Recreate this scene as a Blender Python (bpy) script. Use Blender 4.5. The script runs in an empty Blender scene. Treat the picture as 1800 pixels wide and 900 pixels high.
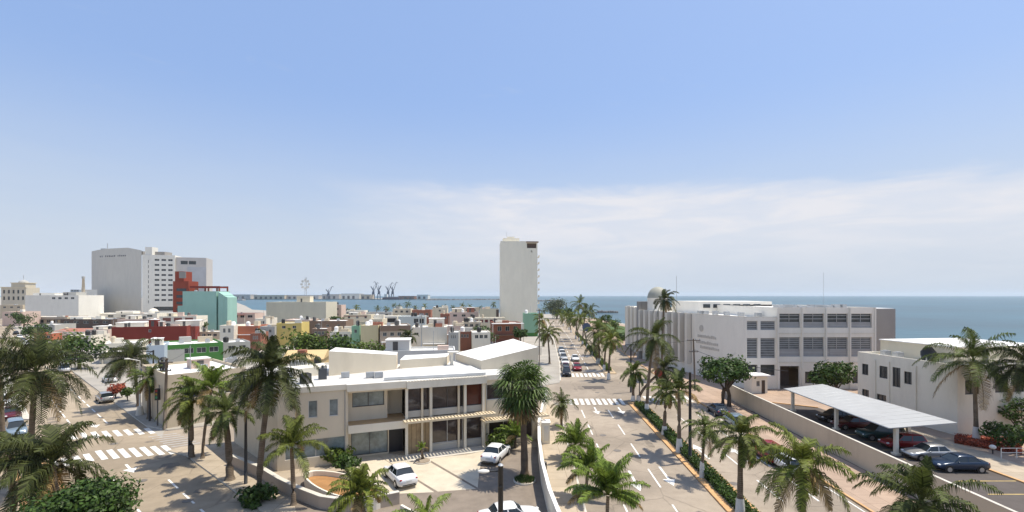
import bpy, math, random
from mathutils import Vector, Matrix
R = math.radians
PI = math.pi
rnd = random.Random(7)
scn = bpy.context.scene
col = scn.collection
F, HZ, CAMZ = 850.0, 519.0, 16.0

# ------------------------------------------------------------------ camera
cam = bpy.data.cameras.new('camera'); camo = bpy.data.objects.new('camera', cam); col.objects.link(camo)
camo.location = (0, 0, CAMZ); camo.rotation_euler = (R(90), 0, 0)
cam.sensor_width = 36; cam.lens = 17.0; cam.shift_y = 69 / 1800.0
cam.clip_start = 0.3; cam.clip_end = 60000
scn.camera = camo
# ------------------------------------------------------------------ light
SUN_EL, SUN_AZ = 69.0, 72.0     # azimuth clockwise from +Y
w = bpy.data.worlds.new('World'); scn.world = w; w.use_nodes = True
nt = w.node_tree; N = nt.nodes; L = nt.links
for n in list(N): N.remove(n)
out = N.new('ShaderNodeOutputWorld'); bg = N.new('ShaderNodeBackground'); bg.inputs[1].default_value = 0.12
sky = N.new('ShaderNodeTexSky'); sky.sky_type = 'NISHITA'; sky.sun_disc = False
sky.sun_elevation = R(SUN_EL); sky.sun_rotation = R(SUN_AZ); sky.air_density = 1.3; sky.dust_density = 2.2; sky.ozone_density = 1.6; sky.altitude = 0
def nmath(op, a, b=None, c=None, clamp=False):
    n = N.new('ShaderNodeMath'); n.operation = op; n.use_clamp = clamp
    for i, v in enumerate((a, b, c)):
        if v is None: continue
        if isinstance(v, (int, float)): n.inputs[i].default_value = v
        else: L.new(v, n.inputs[i])
    return n.outputs[0]
tc = N.new('ShaderNodeTexCoord'); sep = N.new('ShaderNodeSeparateXYZ'); L.new(tc.outputs['Generated'], sep.inputs[0])
X_, Y_, Z_ = sep.outputs
hor = nmath('SQRT', nmath('ADD', nmath('MULTIPLY', X_, X_), nmath('MULTIPLY', Y_, Y_)))
el = nmath('DIVIDE', Z_, nmath('MAXIMUM', hor, 0.02))
az = nmath('ARCTAN2', X_, Y_)
def cloud_noise(sx, sz, tilt, scale, detail, dist, off):
    c = N.new('ShaderNodeCombineXYZ')
    L.new(nmath('MULTIPLY', az, sx), c.inputs[0])
    L.new(nmath('MULTIPLY', nmath('SUBTRACT', el, nmath('MULTIPLY', az, tilt)), sz), c.inputs[1]); c.inputs[2].default_value = off
    n = N.new('ShaderNodeTexNoise'); n.inputs['Scale'].default_value = scale; n.inputs['Detail'].default_value = detail
    n.inputs['Roughness'].default_value = 0.62; n.inputs['Distortion'].default_value = dist
    L.new(c.outputs[0], n.inputs['Vector']); return n.outputs[0]
def smooth(v, a, b):
    m = N.new('ShaderNodeMapRange'); m.interpolation_type = 'SMOOTHSTEP'; L.new(v, m.inputs[0])
    m.inputs[1].default_value = a; m.inputs[2].default_value = b; m.inputs[3].default_value = 0; m.inputs[4].default_value = 1
    return m.outputs[0]
n1 = cloud_noise(1.6, 6.0, -0.03, 2.6, 9, 0.5, 3.1)
n2 = cloud_noise(2.6, 13.0, -0.01, 2.3, 9, 0.5, 8.7)
elt = nmath('ADD', el, nmath('MULTIPLY', az, 0.045))
edge = nmath('ADD', elt, nmath('MULTIPLY', nmath('SUBTRACT', n1, 0.5), 0.10))
top = nmath('SUBTRACT', 1.0, smooth(edge, 0.195, 0.240))
bot = smooth(el, 0.0, 0.15)
azr = smooth(nmath('ADD', az, nmath('MULTIPLY', nmath('SUBTRACT', n1, 0.5), 0.35)), -0.40, 0.0)
band = nmath('MULTIPLY', nmath('MULTIPLY', top, bot), azr)
band = nmath('MULTIPLY', band, nmath('ADD', 0.60, nmath('MULTIPLY', smooth(n2, 0.38, 0.66), 0.42)))
veil = nmath('MULTIPLY', nmath('SUBTRACT', 1.0, smooth(el, 0.0, 0.42)), nmath('ADD', 0.72, nmath('MULTIPLY', n2, 0.3)))
wisp = nmath('MULTIPLY', smooth(n2, 0.60, 0.80), nmath('MULTIPLY', smooth(el, 0.1, 0.25), 0.30))
bandf = nmath('MULTIPLY', band, 0.92, None, True)
fac = veil
fac = nmath('MAXIMUM', fac, nmath('MULTIPLY', wisp, nmath('SUBTRACT', 1.0, smooth(el, 0.35, 0.55))), None, True)
lift = N.new('ShaderNodeMixRGB'); lift.inputs[0].default_value = 0.6; lift.inputs[2].default_value = (2.3, 3.5, 6.4, 1)
L.new(sky.outputs[0], lift.inputs[1])
mx = N.new('ShaderNodeMixRGB'); mx.inputs[2].default_value = (4.4, 4.85, 5.4, 1)
mb2 = N.new('ShaderNodeMixRGB'); mb2.inputs[2].default_value = (5.6, 5.6, 5.9, 1)
L.new(fac, mx.inputs[0]); L.new(lift.outputs[0], mx.inputs[1]); L.new(mx.outputs[0], mb2.inputs[1]); L.new(bandf, mb2.inputs[0]); L.new(mb2.outputs[0], bg.inputs[0]); L.new(bg.outputs[0], out.inputs[0])

sun = bpy.data.lights.new('sun', 'SUN'); suno = bpy.data.objects.new('sun', sun); col.objects.link(suno)
sun.energy = 4.4; sun.angle = R(0.5); sun.color = (1.0, 0.925, 0.80)
sdir = Vector((math.sin(R(SUN_AZ)) * math.cos(R(SUN_EL)), math.cos(R(SUN_AZ)) * math.cos(R(SUN_EL)), math.sin(R(SUN_EL))))
suno.rotation_euler = (-sdir).to_track_quat('-Z', 'Y').to_euler(); suno.location = (60, -20, 120)
scn.view_settings.view_transform = 'Standard'; scn.view_settings.look = 'None'
scn.view_settings.exposure = 0.3; scn.view_settings.gamma = 1.0; scn.view_settings.use_curve_mapping = False
scn.cycles.volume_bounces = 1

# ------------------------------------------------------------------ materials
MC = {}
def mat(name, c, rough=0.8, var=0.12, scale=0.6, dirt=0.0, bump=0.0, metal=0.0, spec=0.3, streak=False, kind=None, trans=0.0):
    if name in MC: return MC[name]
    m = bpy.data.materials.new(name); m.use_nodes = True
    t = m.node_tree; P = t.nodes['Principled BSDF']
    P.inputs['Roughness'].default_value = rough; P.inputs['Metallic'].default_value = metal
    P.inputs['Specular IOR Level'].default_value = spec
    tcn = t.nodes.new('ShaderNodeTexCoord')
    geo = t.nodes.new('ShaderNodeNewGeometry')
    nz = t.nodes.new('ShaderNodeTexNoise'); nz.inputs['Scale'].default_value = scale; nz.inputs['Detail'].default_value = 7; nz.inputs['Roughness'].default_value = 0.65
    mp = t.nodes.new('ShaderNodeMapping')
    if streak: mp.inputs['Scale'].default_value = (0.9, 0.9, 0.30)
    t.links.new(geo.outputs['Position'], mp.inputs['Vector']); t.links.new(mp.outputs[0], nz.inputs['Vector'])
    ramp = t.nodes.new('ShaderNodeValToRGB')
    lo = [max(0, x * (1 - var)) for x in c]; hi = [min(1, x * (1 + var)) for x in c]
    ramp.color_ramp.elements[0].position = 0.3; ramp.color_ramp.elements[1].position = 0.7
    ramp.color_ramp.elements[0].color = (*lo, 1); ramp.color_ramp.elements[1].color = (*hi, 1)
    t.links.new(nz.outputs[0], ramp.inputs[0]); cur = ramp.outputs[0]
    if dirt > 0:
        n3 = t.nodes.new('ShaderNodeTexNoise'); n3.inputs['Scale'].default_value = scale * 0.45; n3.inputs['Detail'].default_value = 9; n3.inputs['Roughness'].default_value = 0.7
        t.links.new(mp.outputs[0], n3.inputs['Vector'])
        r3 = t.nodes.new('ShaderNodeMapRange'); r3.inputs[1].default_value = 0.52; r3.inputs[2].default_value = 0.72; r3.inputs[4].default_value = dirt
        t.links.new(n3.outputs[0], r3.inputs[0])
        mxx = t.nodes.new('ShaderNodeMixRGB'); mxx.inputs[2].default_value = (c[0] * 0.45, c[1] * 0.42, c[2] * 0.38, 1)
        t.links.new(r3.outputs[0], mxx.inputs[0]); t.links.new(cur, mxx.inputs[1]); cur = mxx.outputs[0]
    if kind == 'leaf':
        r4 = t.nodes.new('ShaderNodeMapRange'); r4.inputs[3].default_value = 0.4; r4.inputs[4].default_value = 1.7
        t.links.new(geo.outputs['Random Per Island'], r4.inputs[0])
        mm = t.nodes.new('ShaderNodeMixRGB'); mm.blend_type = 'MULTIPLY'; mm.inputs[0].default_value = 1
        t.links.new(cur, mm.inputs[1]); t.links.new(r4.outputs[0], mm.inputs[2]); cur = mm.outputs[0]
        tr = t.nodes.new('ShaderNodeBsdfTranslucent'); ms = t.nodes.new('ShaderNodeMixShader'); ms.inputs[0].default_value = 0.22
        t.links.new(cur, tr.inputs[0]); t.links.new(P.outputs[0], ms.inputs[1]); t.links.new(tr.outputs[0], ms.inputs[2])
        t.links.new(ms.outputs[0], t.nodes['Material Output'].inputs[0])
    if kind in ('tiles', 'planks', 'rings', 'slab', 'blocks', 'louver'):
        bt = t.nodes.new('ShaderNodeTexBrick')
        dims = {'tiles': (0.45, 0.45, 0.012, 0.0), 'planks': (3.0, 0.18, 0.012, 0.5), 'slab': (1.6, 1.6, 0.02, 0.0), 'blocks': (2.4, 2.4, 0.03, 0.5), 'rings': (9, 0.14, 0.02, 0), 'louver': (9, .22, .04, 0)}[kind]
        bt.inputs['Scale'].default_value = 1; bt.inputs['Brick Width'].default_value = dims[0]; bt.inputs['Row Height'].default_value = dims[1]
        bt.inputs['Mortar Size'].default_value = dims[2]; bt.offset = dims[3]
        bt.inputs['Color1'].default_value = (1, 1, 1, 1); bt.inputs['Color2'].default_value = (0.86, 0.86, 0.86, 1); bt.inputs['Mortar'].default_value = (0.55, 0.53, 0.5, 1)
        mp2 = t.nodes.new('ShaderNodeMapping')
        if kind in ('rings', 'louver'): mp2.inputs['Rotation'].default_value = (R(90), 0, 0)
        t.links.new(geo.outputs['Position'], mp2.inputs[0]); t.links.new(mp2.outputs[0], bt.inputs[0])
        mm = t.nodes.new('ShaderNodeMixRGB'); mm.blend_type = 'MULTIPLY'; mm.inputs[0].default_value = 1
        t.links.new(cur, mm.inputs[1]); t.links.new(bt.outputs[0], mm.inputs[2]); cur = mm.outputs[0]
    if kind == 'road':   # tyre-darkened lanes, patches, cracks
        vo = t.nodes.new('ShaderNodeTexVoronoi'); vo.feature = 'DISTANCE_TO_EDGE'; vo.inputs['Scale'].default_value = 0.16
        nn = t.nodes.new('ShaderNodeTexNoise'); nn.inputs['Scale'].default_value = 0.9; nn.inputs['Detail'].default_value = 5
        ad = t.nodes.new('ShaderNodeMixRGB'); ad.inputs[0].default_value = 0.35; ad.blend_type = 'ADD'
        t.links.new(geo.outputs['Position'], nn.inputs[0]); t.links.new(geo.outputs['Position'], ad.inputs[1]); t.links.new(nn.outputs[1], ad.inputs[2]); t.links.new(ad.outputs[0], vo.inputs[0])
        mr = t.nodes.new('ShaderNodeMapRange'); mr.inputs[1].default_value = 0.0; mr.inputs[2].default_value = 0.012; mr.inputs[3].default_value = 0.72; mr.inputs[4].default_value = 1
        t.links.new(vo.outputs[0], mr.inputs[0])
        mm = t.nodes.new('ShaderNodeMixRGB'); mm.blend_type = 'MULTIPLY'; mm.inputs[0].default_value = 1
        t.links.new(cur, mm.inputs[1]); t.links.new(mr.outputs[0], mm.inputs[2]); cur = mm.outputs[0]
        v2 = t.nodes.new('ShaderNodeTexNoise'); v2.inputs['Scale'].default_value = 0.09; v2.inputs['Detail'].default_value = 3
        t.links.new(geo.outputs['Position'], v2.inputs[0])
        m2 = t.nodes.new('ShaderNodeMapRange'); m2.inputs[1].default_value = 0.42; m2.inputs[2].default_value = 0.6; m2.inputs[3].default_value = 0.8; m2.inputs[4].default_value = 1.1
        t.links.new(v2.outputs[0], m2.inputs[0])
        m3 = t.nodes.new('ShaderNodeMixRGB'); m3.blend_type = 'MULTIPLY'; m3.inputs[0].default_value = 1
        t.links.new(cur, m3.inputs[1]); t.links.new(m2.outputs[0], m3.inputs[2]); cur = m3.outputs[0]
    t.links.new(cur, P.inputs['Base Color'])
    if bump > 0:
        b = t.nodes.new('ShaderNodeBump'); b.inputs['Strength'].default_value = bump; b.inputs['Distance'].default_value = 0.05
        n5 = t.nodes.new('ShaderNodeTexNoise'); n5.inputs['Scale'].default_value = scale * 9; n5.inputs['Detail'].default_value = 4
        t.links.new(geo.outputs['Position'], n5.inputs[0]); t.links.new(n5.outputs[0], b.inputs['Height']); t.links.new(b.outputs[0], P.inputs['Normal'])
    MC[name] = m; return m
def wallm(name, c, dirt=0.35): return mat('wall_' + name, (c[0], c[1] * .975, c[2] * .90), 0.85, 0.05, 0.5, dirt * .7, streak=True)
def glass(name='glass_dark', c=(0.035, 0.045, 0.05), rough=0.12): return mat(name, c, rough, 0.5, 0.8, spec=0.6)
ASPH = mat('road_concrete', (0.34, 0.275, 0.195), 0.9, 0.10, 1.2, 0.25, 0.15, kind='road')
ASPH2 = mat('avenue_concrete', (0.325, 0.27, 0.208), 0.9, 0.09, 1.2, 0.25, 0.15, kind='road')
DARKASPH = mat('asphalt_dark', (0.10, 0.085, 0.075), 0.9, 0.15, 0.8, 0.2, 0.2)
LOTASPH = mat('lot_asphalt', (0.225, 0.185, 0.145), 0.92, 0.16, 0.9, 0.3, 0.2)
LOTCON = mat('lot_concrete', (0.56, 0.49, 0.375), 0.85, 0.08, 1.0, 0.3)
PAVE = mat('pavement_tan', (0.44, 0.365, 0.27), 0.88, 0.10, 0.7, 0.3, kind='slab')
PAVEP = mat('pavement_pink', (0.41, 0.30, 0.22), 0.88, 0.10, 0.7, 0.3, kind='slab')
PAVEG = mat('city_ground', (0.36, 0.33, 0.28), 0.9, 0.18, 0.15, 0.4)
SOIL = mat('soil', (0.33, 0.27, 0.20), 0.95, 0.25, 0.3, 0.3)
KERBW = mat('kerb_concrete', (0.58, 0.54, 0.46), 0.85, 0.1, 1.5, 0.4)
KERBO = mat('kerb_orange', (0.58, 0.35, 0.165), 0.8, 0.16, 1.5, 0.35)
PAINT = mat('road_paint', (0.74, 0.72, 0.66), 0.75, 0.10, 2.5, 0.55)
WHITE = wallm('white', (0.76, 0.72, 0.64), .5); CREAM = wallm('cream', (0.66, 0.60, 0.48)); ROOFW = mat('roof_white', (0.82, 0.80, 0.75), 0.8, 0.06, 0.4, 0.3)
ROOFG = mat('roof_grey', (0.62, 0.62, 0.60), 0.8, 0.08, 0.5, 0.35); ROOFR = mat('roof_red', (0.38, 0.16, 0.11), 0.85, 0.15, 0.5, 0.35)
GLASS = glass(); GLASSL = glass('glass_pale', (0.20, 0.24, 0.24), 0.15); BLACK = mat('black_metal', (0.03, 0.03, 0.03), 0.5, 0.2)
FRAMEW = mat('frame_white', (0.62, 0.60, 0.55), 0.6, 0.05); FRAMED = mat('frame_dark', (0.09, 0.085, 0.08), 0.5, 0.05)
METAL = mat('metal_grey', (0.42, 0.43, 0.43), 0.5, 0.1, metal=0.5); WOODP = mat('pole_wood', (0.16, 0.13, 0.10), 0.9, 0.25, 2)
LEAFP = mat('palm_leaf', (0.080, 0.106, 0.020), 0.6, 0.25, 0.6, kind='leaf', spec=0.22)
LEAFY = mat('palm_leaf_young', (0.125, 0.175, 0.026), 0.6, 0.25, 0.6, kind='leaf', spec=0.22)
LEAFD = mat('palm_leaf_dark', (0.056, 0.066, 0.018), 0.6, 0.25, 0.6, kind='leaf', spec=0.22)
LEAFB = mat('palm_leaf_dry', (0.22, 0.15, 0.06), 0.7, 0.3, 0.8, kind='leaf')
LEAFT = mat('tree_leaf', (0.045, 0.082, 0.014), 0.5, 0.3, 0.35, kind='leaf', spec=0.25)
LEAFT2 = mat('tree_leaf_light', (0.085, 0.125, 0.018), 0.5, 0.3, 0.35, kind='leaf', spec=0.25)
LEAFR = mat('red_leaf', (0.34, 0.085, 0.045), 0.6, 0.3, 0.8, kind='leaf')
TRUNK = mat('palm_trunk', (0.20, 0.155, 0.11), 0.9, 0.25, 2.0, 0.3, kind='rings'); TRUNKD = mat('bark_dark', (0.11, 0.08, 0.055), 0.9, 0.3, 2.0)
TRUNKW = mat('trunk_whitewash', (0.70, 0.68, 0.62), 0.85, 0.1, 2.0, 0.3)

# ------------------------------------------------------------------ mesh helpers
class MB:
    def __init__(s): s.v = []; s.f = []; s.m = []; s.T = None; s.cm = 0
    def p(s, *q):
        q = q[0] if len(q) == 1 else q
        if s.T: q = s.T(*q)
        s.v.append(tuple(q)); return len(s.v) - 1
    def face(s, idx): s.f.append(tuple(idx)); s.m.append(s.cm)
    def quad(s, a, b, c, d): i = [s.p(*a), s.p(*b), s.p(*c), s.p(*d)]; s.face(i)
    def box(s, x0, y0, z0, x1, y1, z1):
        i = [s.p(x, y, z) for z in (z0, z1) for (x, y) in ((x0, y0), (x1, y0), (x1, y1), (x0, y1))]
        for q in ((3, 2, 1, 0), (4, 5, 6, 7), (0, 1, 5, 4), (1, 2, 6, 5), (2, 3, 7, 6), (3, 0, 4, 7)): s.face([i[k] for k in q])
    def prism(s, poly, z0, z1):
        n = len(poly); zt = z1 if isinstance(z1, (list, tuple)) else [z1] * n
        a = [s.p(x, y, z0) for x, y in poly]; b = [s.p(x, y, zt[k]) for k, (x, y) in enumerate(poly)]
        s.face(b); s.face(a[::-1])
        for k in range(n): s.face([a[k], a[(k + 1) % n], b[(k + 1) % n], b[k]])
    def tube(s, pts, rs, n=8, cap=True):
        rings = []
        pts = [Vector(q) for q in pts]
        for k, q in enumerate(pts):
            d = (pts[min(k + 1, len(pts) - 1)] - pts[max(k - 1, 0)]).normalized()
            u = d.cross(Vector((0, 0, 1)));
            if u.length < 0.05: u = Vector((1, 0, 0))
            u.normalize(); v = d.cross(u).normalized(); r = rs[k] if isinstance(rs, (list, tuple)) else rs
            rings.append([s.p(*(q + (u * math.cos(2 * PI * j / n) + v * math.sin(2 * PI * j / n)) * r)) for j in range(n)])
        for a, b in zip(rings, rings[1:]):
            for j in range(n): s.face([a[j], a[(j + 1) % n], b[(j + 1) % n], b[j]])
        if cap: s.face(rings[0]); s.face(rings[-1][::-1])
    def sphere(s, c, rx, ry, rz, nu=12, nv=7, z0=-1):
        rings = []
        for i in range(nv + 1):
            t = max(z0, -1) ; ph = math.asin(t) + (PI / 2 - math.asin(t)) * i / nv
            rings.append([s.p(c[0] + rx * math.cos(ph) * math.cos(2 * PI * j / nu), c[1] + ry * math.cos(ph) * math.sin(2 * PI * j / nu), c[2] + rz * math.sin(ph)) for j in range(nu)])
        for a, b in zip(rings, rings[1:]):
            for j in range(nu): s.face([a[j], a[(j + 1) % nu], b[(j + 1) % nu], b[j]])
    def build(s, name, m, parent=None, smooth=False):
        me = bpy.data.meshes.new(name); me.from_pydata(s.v, [], s.f)
        ms = m if isinstance(m, (list, tuple)) else [m]
        for x in ms: me.materials.append(x)
        if len(ms) > 1: me.polygons.foreach_set('material_index', s.m)
        if smooth: me.polygons.foreach_set('use_smooth', [True] * len(s.f))
        me.update(); o = bpy.data.objects.new(name, me); col.objects.link(o)
        if parent: o.parent = parent
        return o
def tag(o, label=None, cat=None, group=None, kind=None):
    if label: o['label'] = label
    if cat: o['category'] = cat
    if group: o['group'] = group
    if kind: o['kind'] = kind
    return o
def thing(name, label, cat, loc=(0, 0, 0), rz=0, group=None):
    o = bpy.data.objects.new(name, None); col.objects.link(o); o.empty_display_size = 0.5
    o.location = loc; o.rotation_euler = (0, 0, rz); return tag(o, label, cat, group)
def struct(name, mb, m): return tag(mb.build(name, m), kind='structure')
def G(px, py, z=0.0):
    Y = F * (CAMZ - z) / (py - HZ); return ((px - 900) * Y / F, Y)
def Zat(py, Y): return CAMZ - (py - HZ) * Y / F
def XY(px, Y): return ((px - 900) * Y / F, Y)
def interp(tab, y):
    if y <= tab[0][0]: a, b = tab[0], tab[1]
    elif y >= tab[-1][0]: a, b = tab[-2], tab[-1]
    else:
        for a, b in zip(tab, tab[1:]):
            if a[0] <= y <= b[0]: break
    return a[1] + (b[1] - a[1]) * (y - a[0]) / (b[0] - a[0])

# ------------------------------------------------------------------ setting
KL = [(-40, 2.5), (0, 4.0), (73, 6.9), (88, 8.7), (112, 11.0), (168, 14.6), (332, 23.0)]
KM1 = [(-40, 13.0), (0, 14.5), (73, 17.2), (98, 18.9), (154, 22.6), (252, 29.0), (332, 33.0)]
KM2 = [(-40, 15.3), (0, 16.8), (73, 19.6), (98, 21.2), (154, 24.6), (252, 31.0), (332, 34.4)]
KR = [(-40, 23.7), (0, 25.2), (73, 28.0), (98, 28.9), (121, 30.0), (154, 32.5), (252, 38.5), (332, 41)]
def strip(mb, ta, tb, y0, y1, z, step=6):
    ys = [y0]
    while ys[-1] + step < y1: ys.append(ys[-1] + step)
    ys.append(y1)
    for a, b in zip(ys, ys[1:]): mb.quad((interp(ta, a), a, z), (interp(tb, a), a, z), (interp(tb, b), b, z), (interp(ta, b), b, z))
def outline(ta, tb, y0, y1, step=8):
    ys = [y0]
    while ys[-1] + step < y1: ys.append(ys[-1] + step)
    ys.append(y1)
    return [(interp(tb, y), y) for y in ys] + [(interp(ta, y), y) for y in reversed(ys)]
coast = [(600, -300), (260, -60), (150, 40), (108, 105), (84, 150), (66, 230), (60, 330), (42, 400), (10, 436), (-60, 440), (-120, 436), (-200, 452), (-290, 540), (-420, 760), (-640, 1120), (-1240, 2000)]
m = MB(); m.prism([(-9000, -300)] + [(600, -300)][:0] + coast + [(-1250, 2150), (-600, 2120), (-330, 2260), (-500, 2500), (-9000, 6000)], -4.5, 0)
struct('ground', m, PAVEG)
m = MB(); m.quad((-14000, -2000, -3), (14000, -2000, -3), (14000, 14000, -3), (-14000, 14000, -3))
sea = mat('sea_water', (0.018, 0.080, 0.105), 0.30, 0.5, 0.004, spec=0.25)
t = sea.node_tree; b = t.nodes.new('ShaderNodeBump'); b.inputs['Strength'].default_value = 0.55; b.inputs['Distance'].default_value = 1.2
nz = t.nodes.new('ShaderNodeTexNoise'); nz.inputs['Scale'].default_value = 0.10; nz.inputs['Detail'].default_value = 7
mp = t.nodes.new('ShaderNodeMapping'); mp.inputs['Scale'].default_value = (0.5, 1.4, 1); ge = t.nodes.new('ShaderNodeNewGeometry')
t.links.new(ge.outputs[0], mp.inputs[0]); t.links.new(mp.outputs[0], nz.inputs[0]); t.links.new(nz.outputs[0], b.inputs['Height']); t.links.new(b.outputs[0], t.nodes['Principled BSDF'].inputs['Normal'])
struct('sea', m, sea)
m = MB(); strip(m, KL, KR, -30, 332, 0.02); struct('avenue', m, ASPH2)
# left boulevard, described by c = x + 1.1235 y
K = 1.1235
def P(c, y): return (c - K * y, y)
m = MB(); m.quad((*P(21.6, 8), .012), (*P(-13, 8), .012), (*P(-13, 420), .012), (*P(21.6, 420), .012)); struct('boulevard', m, ASPH)
m = MB(); m.quad((-36, 49, .016), (6.5, 76, .016), (2, 86, .016), (-41, 57, .016)); m.quad((6, 72, .0165), (30, 73, .0165), (29, 98, .0165), (6, 90, .0165)); struct('cross_street', m, ASPH2)
def block(name, poly, h=0.14, top=PAVE):
    m = MB(); m.prism(poly, -0.3, h); 
    m.m = [0 if k == 0 else 1 for k in range(len(m.f))]
    return struct(name, m, [top, KERBW])
block('pavement', [(4.62, 15.4), (5.2, 32), (6.0, 55), (6.6, 68), (6.0, 72.5), (3.8, 74.4), (-32.5, 51.6), (-34.6, 50.6), (-35.2, 49.4), P(21.6, 48), P(21.6, 30)])
ys = [88, 100, 112, 140, 168, 220, 280, 332]
block('pavement', [(0.5, 81.5), (5.5, 85)] + [(interp(KL, y) - 0.0, y) for y in ys] + [(30, 398), (8, 432), (-60, 436), (-120, 432), (-200, 447), (-288, 535), P(21.6, 420), P(21.6, 59), P(23.5, 57)], 0.14, PAVEG)
block('pavement', [(interp(KR, y), y) for y in reversed([-30, 0, 40, 73, 98, 121, 154, 200, 252, 332])] + [(120, -30), (104, 100), (80, 150), (62, 230), (56, 330)], 0.14, PAVEP)
block('pavement', [P(-13, 8), P(-13, 420), P(-40, 420), P(-40, 8)], 0.14, PAVE)
KERBT = mat('kerb_tan', (0.50, 0.38, 0.24), 0.8, 0.16, 1.5, 0.35)
def median(name, poly, ins, km=KERBO):
    m = MB(); m.prism(poly, -0.2, 0.15); struct(name, m, km)
    m = MB(); m.prism(ins, 0.0, 0.19); return struct('planting_bed', m, SOIL)
def med_poly(y0, y1, e=0.0):
    A = [(k[0], k[1] + e) for k in KM1]; B = [(k[0], k[1] - e) for k in KM2]
    return outline(A, B, y0, y1)
median('median', med_poly(-20, 72), med_poly(-19, 70, 0.55))
median('median', med_poly(98, 325), med_poly(100, 324, 0.3), KERBT)
m = MB(); m.prism([P(8, 12), P(8, 46), P(4, 48), P(4, 12)], -0.2, 0.15); struct('median', m, KERBO)
m = MB(); m.prism([P(7.5, 13), P(7.5, 45), P(4.5, 46.5), P(4.5, 13)], 0, 0.19); struct('planting_bed', m, SOIL)
m = MB(); m.prism([P(8, 62), P(8, 400), P(4, 400), P(4, 62)], -0.2, 0.15); struct('median', m, KERBW)
# painted kerbs
m = MB()
def kerbline(mb, tab, y0, y1, w, z0, z1):
    y = y0
    while y < y1:
        a, b = y, min(y + 6, y1); mb.prism([(interp(tab, a), a), (interp(tab, a) + w, a), (interp(tab, b) + w, b), (interp(tab, b), b)], z0, z1); y = b
KLs = [(k[0], k[1] - 0.0) for k in [(20, 4.85), (32, 5.2), (55, 6.0), (68, 6.6)]]
kerbline(m, KLs, 20, 68, 0.16, 0.0, 0.145); kerbline(m, KL, 90, 330, 0.2, 0, 0.145)
struct('kerb', m, KERBW)
m = MB(); kerbline(m, [(k[0], k[1] - 0.18) for k in KR], -20, 330, 0.19, 0, 0.146); struct('kerb', m, KERBO)
# markings
m = MB()
def para(mb, p, q, wd, z):
    p = Vector(p); q = Vector(q); d = (q - p).normalized(); n = Vector((-d.y, d.x)) * wd / 2
    mb.quad((*(p + n), z), (*(p - n), z), (*(q - n), z), (*(q + n), z))
def lane(c, y0, y1, per=7.6, dash=4.3, z=0.03, wd=0.15, tab=None):
    y = y0
    while y + dash < y1:
        xa = interp(tab, y) if tab else c + .0376 * y; xb = interp(tab, y + dash) if tab else c + .0376 * (y + dash)
        para(m, (xa, y), (xb, y + dash), wd, z); y += per
for c in (7.15, 10.85): lane(c, 40.2 - 7.6 * 5, 70)
for c in (19.6, 22.4): lane(c, 37.5 - 7.6 * 4, 70)
t1 = [(a[0], a[1] + (b - a[1]) * .35) for a, b in zip(KL, [interp(KM1, k[0]) for k in KL])]; t2 = [(a[0], a[1] + (b - a[1]) * .68) for a, b in zip(KL, [interp(KM1, k[0]) for k in KL])]
lane(0, 104, 300, tab=t1); lane(0, 104, 300, tab=t2)
for c in (17.3, 12.6):
    y = 35.9 - 2.75 * 8
    while y < 300:
        if not (42.5 < y < 58): para(m, P(c, y), P(c, y + 1.9), .16, .03)
        y += 2.9 if y < 120 else 5
for c in (-2, -7):
    y = 20
    while y < 300:
        if not (42.5 < y < 58): para(m, P(c, y), P(c, y + 1.9), .16, .03)
        y += 3.2
para(m, (24.9, 3), (27.0, 66), 0.12, .03)
struct('lane_marking', m, PAINT)
def zebra(pa, pb, ln, n, dirv, z=0.032, wd=0.5, mm=None):
    m = MB(); pa = Vector(pa); pb = Vector(pb); d = Vector(dirv).normalized()
    for i in range(n):
        c = pa.lerp(pb, (i + .5) / n); para(m, c - d * ln / 2, c + d * ln / 2, wd, z)
    struct('zebra_crossing', m, mm or PAINT)
sd = (-K, 1)
zebra(G(168, 801), G(305, 790), 4.0, 7, sd); zebra(G(20, 830), G(165, 803), 3.2, 7, sd)
zebra(G(118, 768), G(272, 757), 3.4, 8, sd); zebra(G(-60, 800), G(20, 790), 4, 6, sd)
zebra(G(283, 764), G(330, 784), 2.6, 7, (45, 30), 0.034, .2, mat('grey_paint', (.46, .45, .43), .85, .15, 2.5, .6))  # greyer paint and narrower stripes than the other crossings
zebra((7.5, 72.6), (16.9, 72.6), 4.0, 11, (.05, 1)); zebra((20.3, 74.5), (27.6, 74.5), 4.0, 8, (.05, 1))
zebra((9.2, 96.5), (18.6, 97), 4.0, 11, (.07, 1)); zebra((10.2, 103), (19, 103.8), 0.5, 1, (1, .07), .032, .6)
m = MB()
for (ya, ca, cb) in ((126, 0, 0), (152, 0, 0), (185, 0, 0)):
    para(m, (interp(KL, ya) + .4, ya), (interp(KM1, ya) - .4, ya + .4), 0.7, .031)
para(m, (interp(KL, 102) + .4, 102), (interp(KM1, 102) - .4, 102), 0.5, .031)
struct('stop_line', m, PAINT)
def arrow(p, d, ln=4.6):
    m = MB(); p = Vector(p); d = Vector(d).normalized(); n = Vector((-d.y, d.x))
    a = p - d * ln / 2; b = p + d * (ln / 2 - 1.5); e = p + d * ln / 2
    para(m, a, b, 0.22, .034); i = [m.p(*(b + n * .55), .034), m.p(*(b - n * .55), .034), m.p(*e, .034)]; m.face(i)
    struct('arrow_marking', m, PAINT)
arrow(G(1171, 837), (-.0376, -1)); arrow(G(1115, 845), (-.0376, -1)); arrow(G(1048, 722), (-.0376, -1), 4); arrow(G(1091, 722), (-.0376, -1), 4)
arrow(G(1232, 794), (.0376, 1)); arrow(G(1300, 800), (.0376, 1)); arrow(G(228, 824), (K, -1), 3.2); arrow(G(166, 748), (K, -1), 3)
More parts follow.
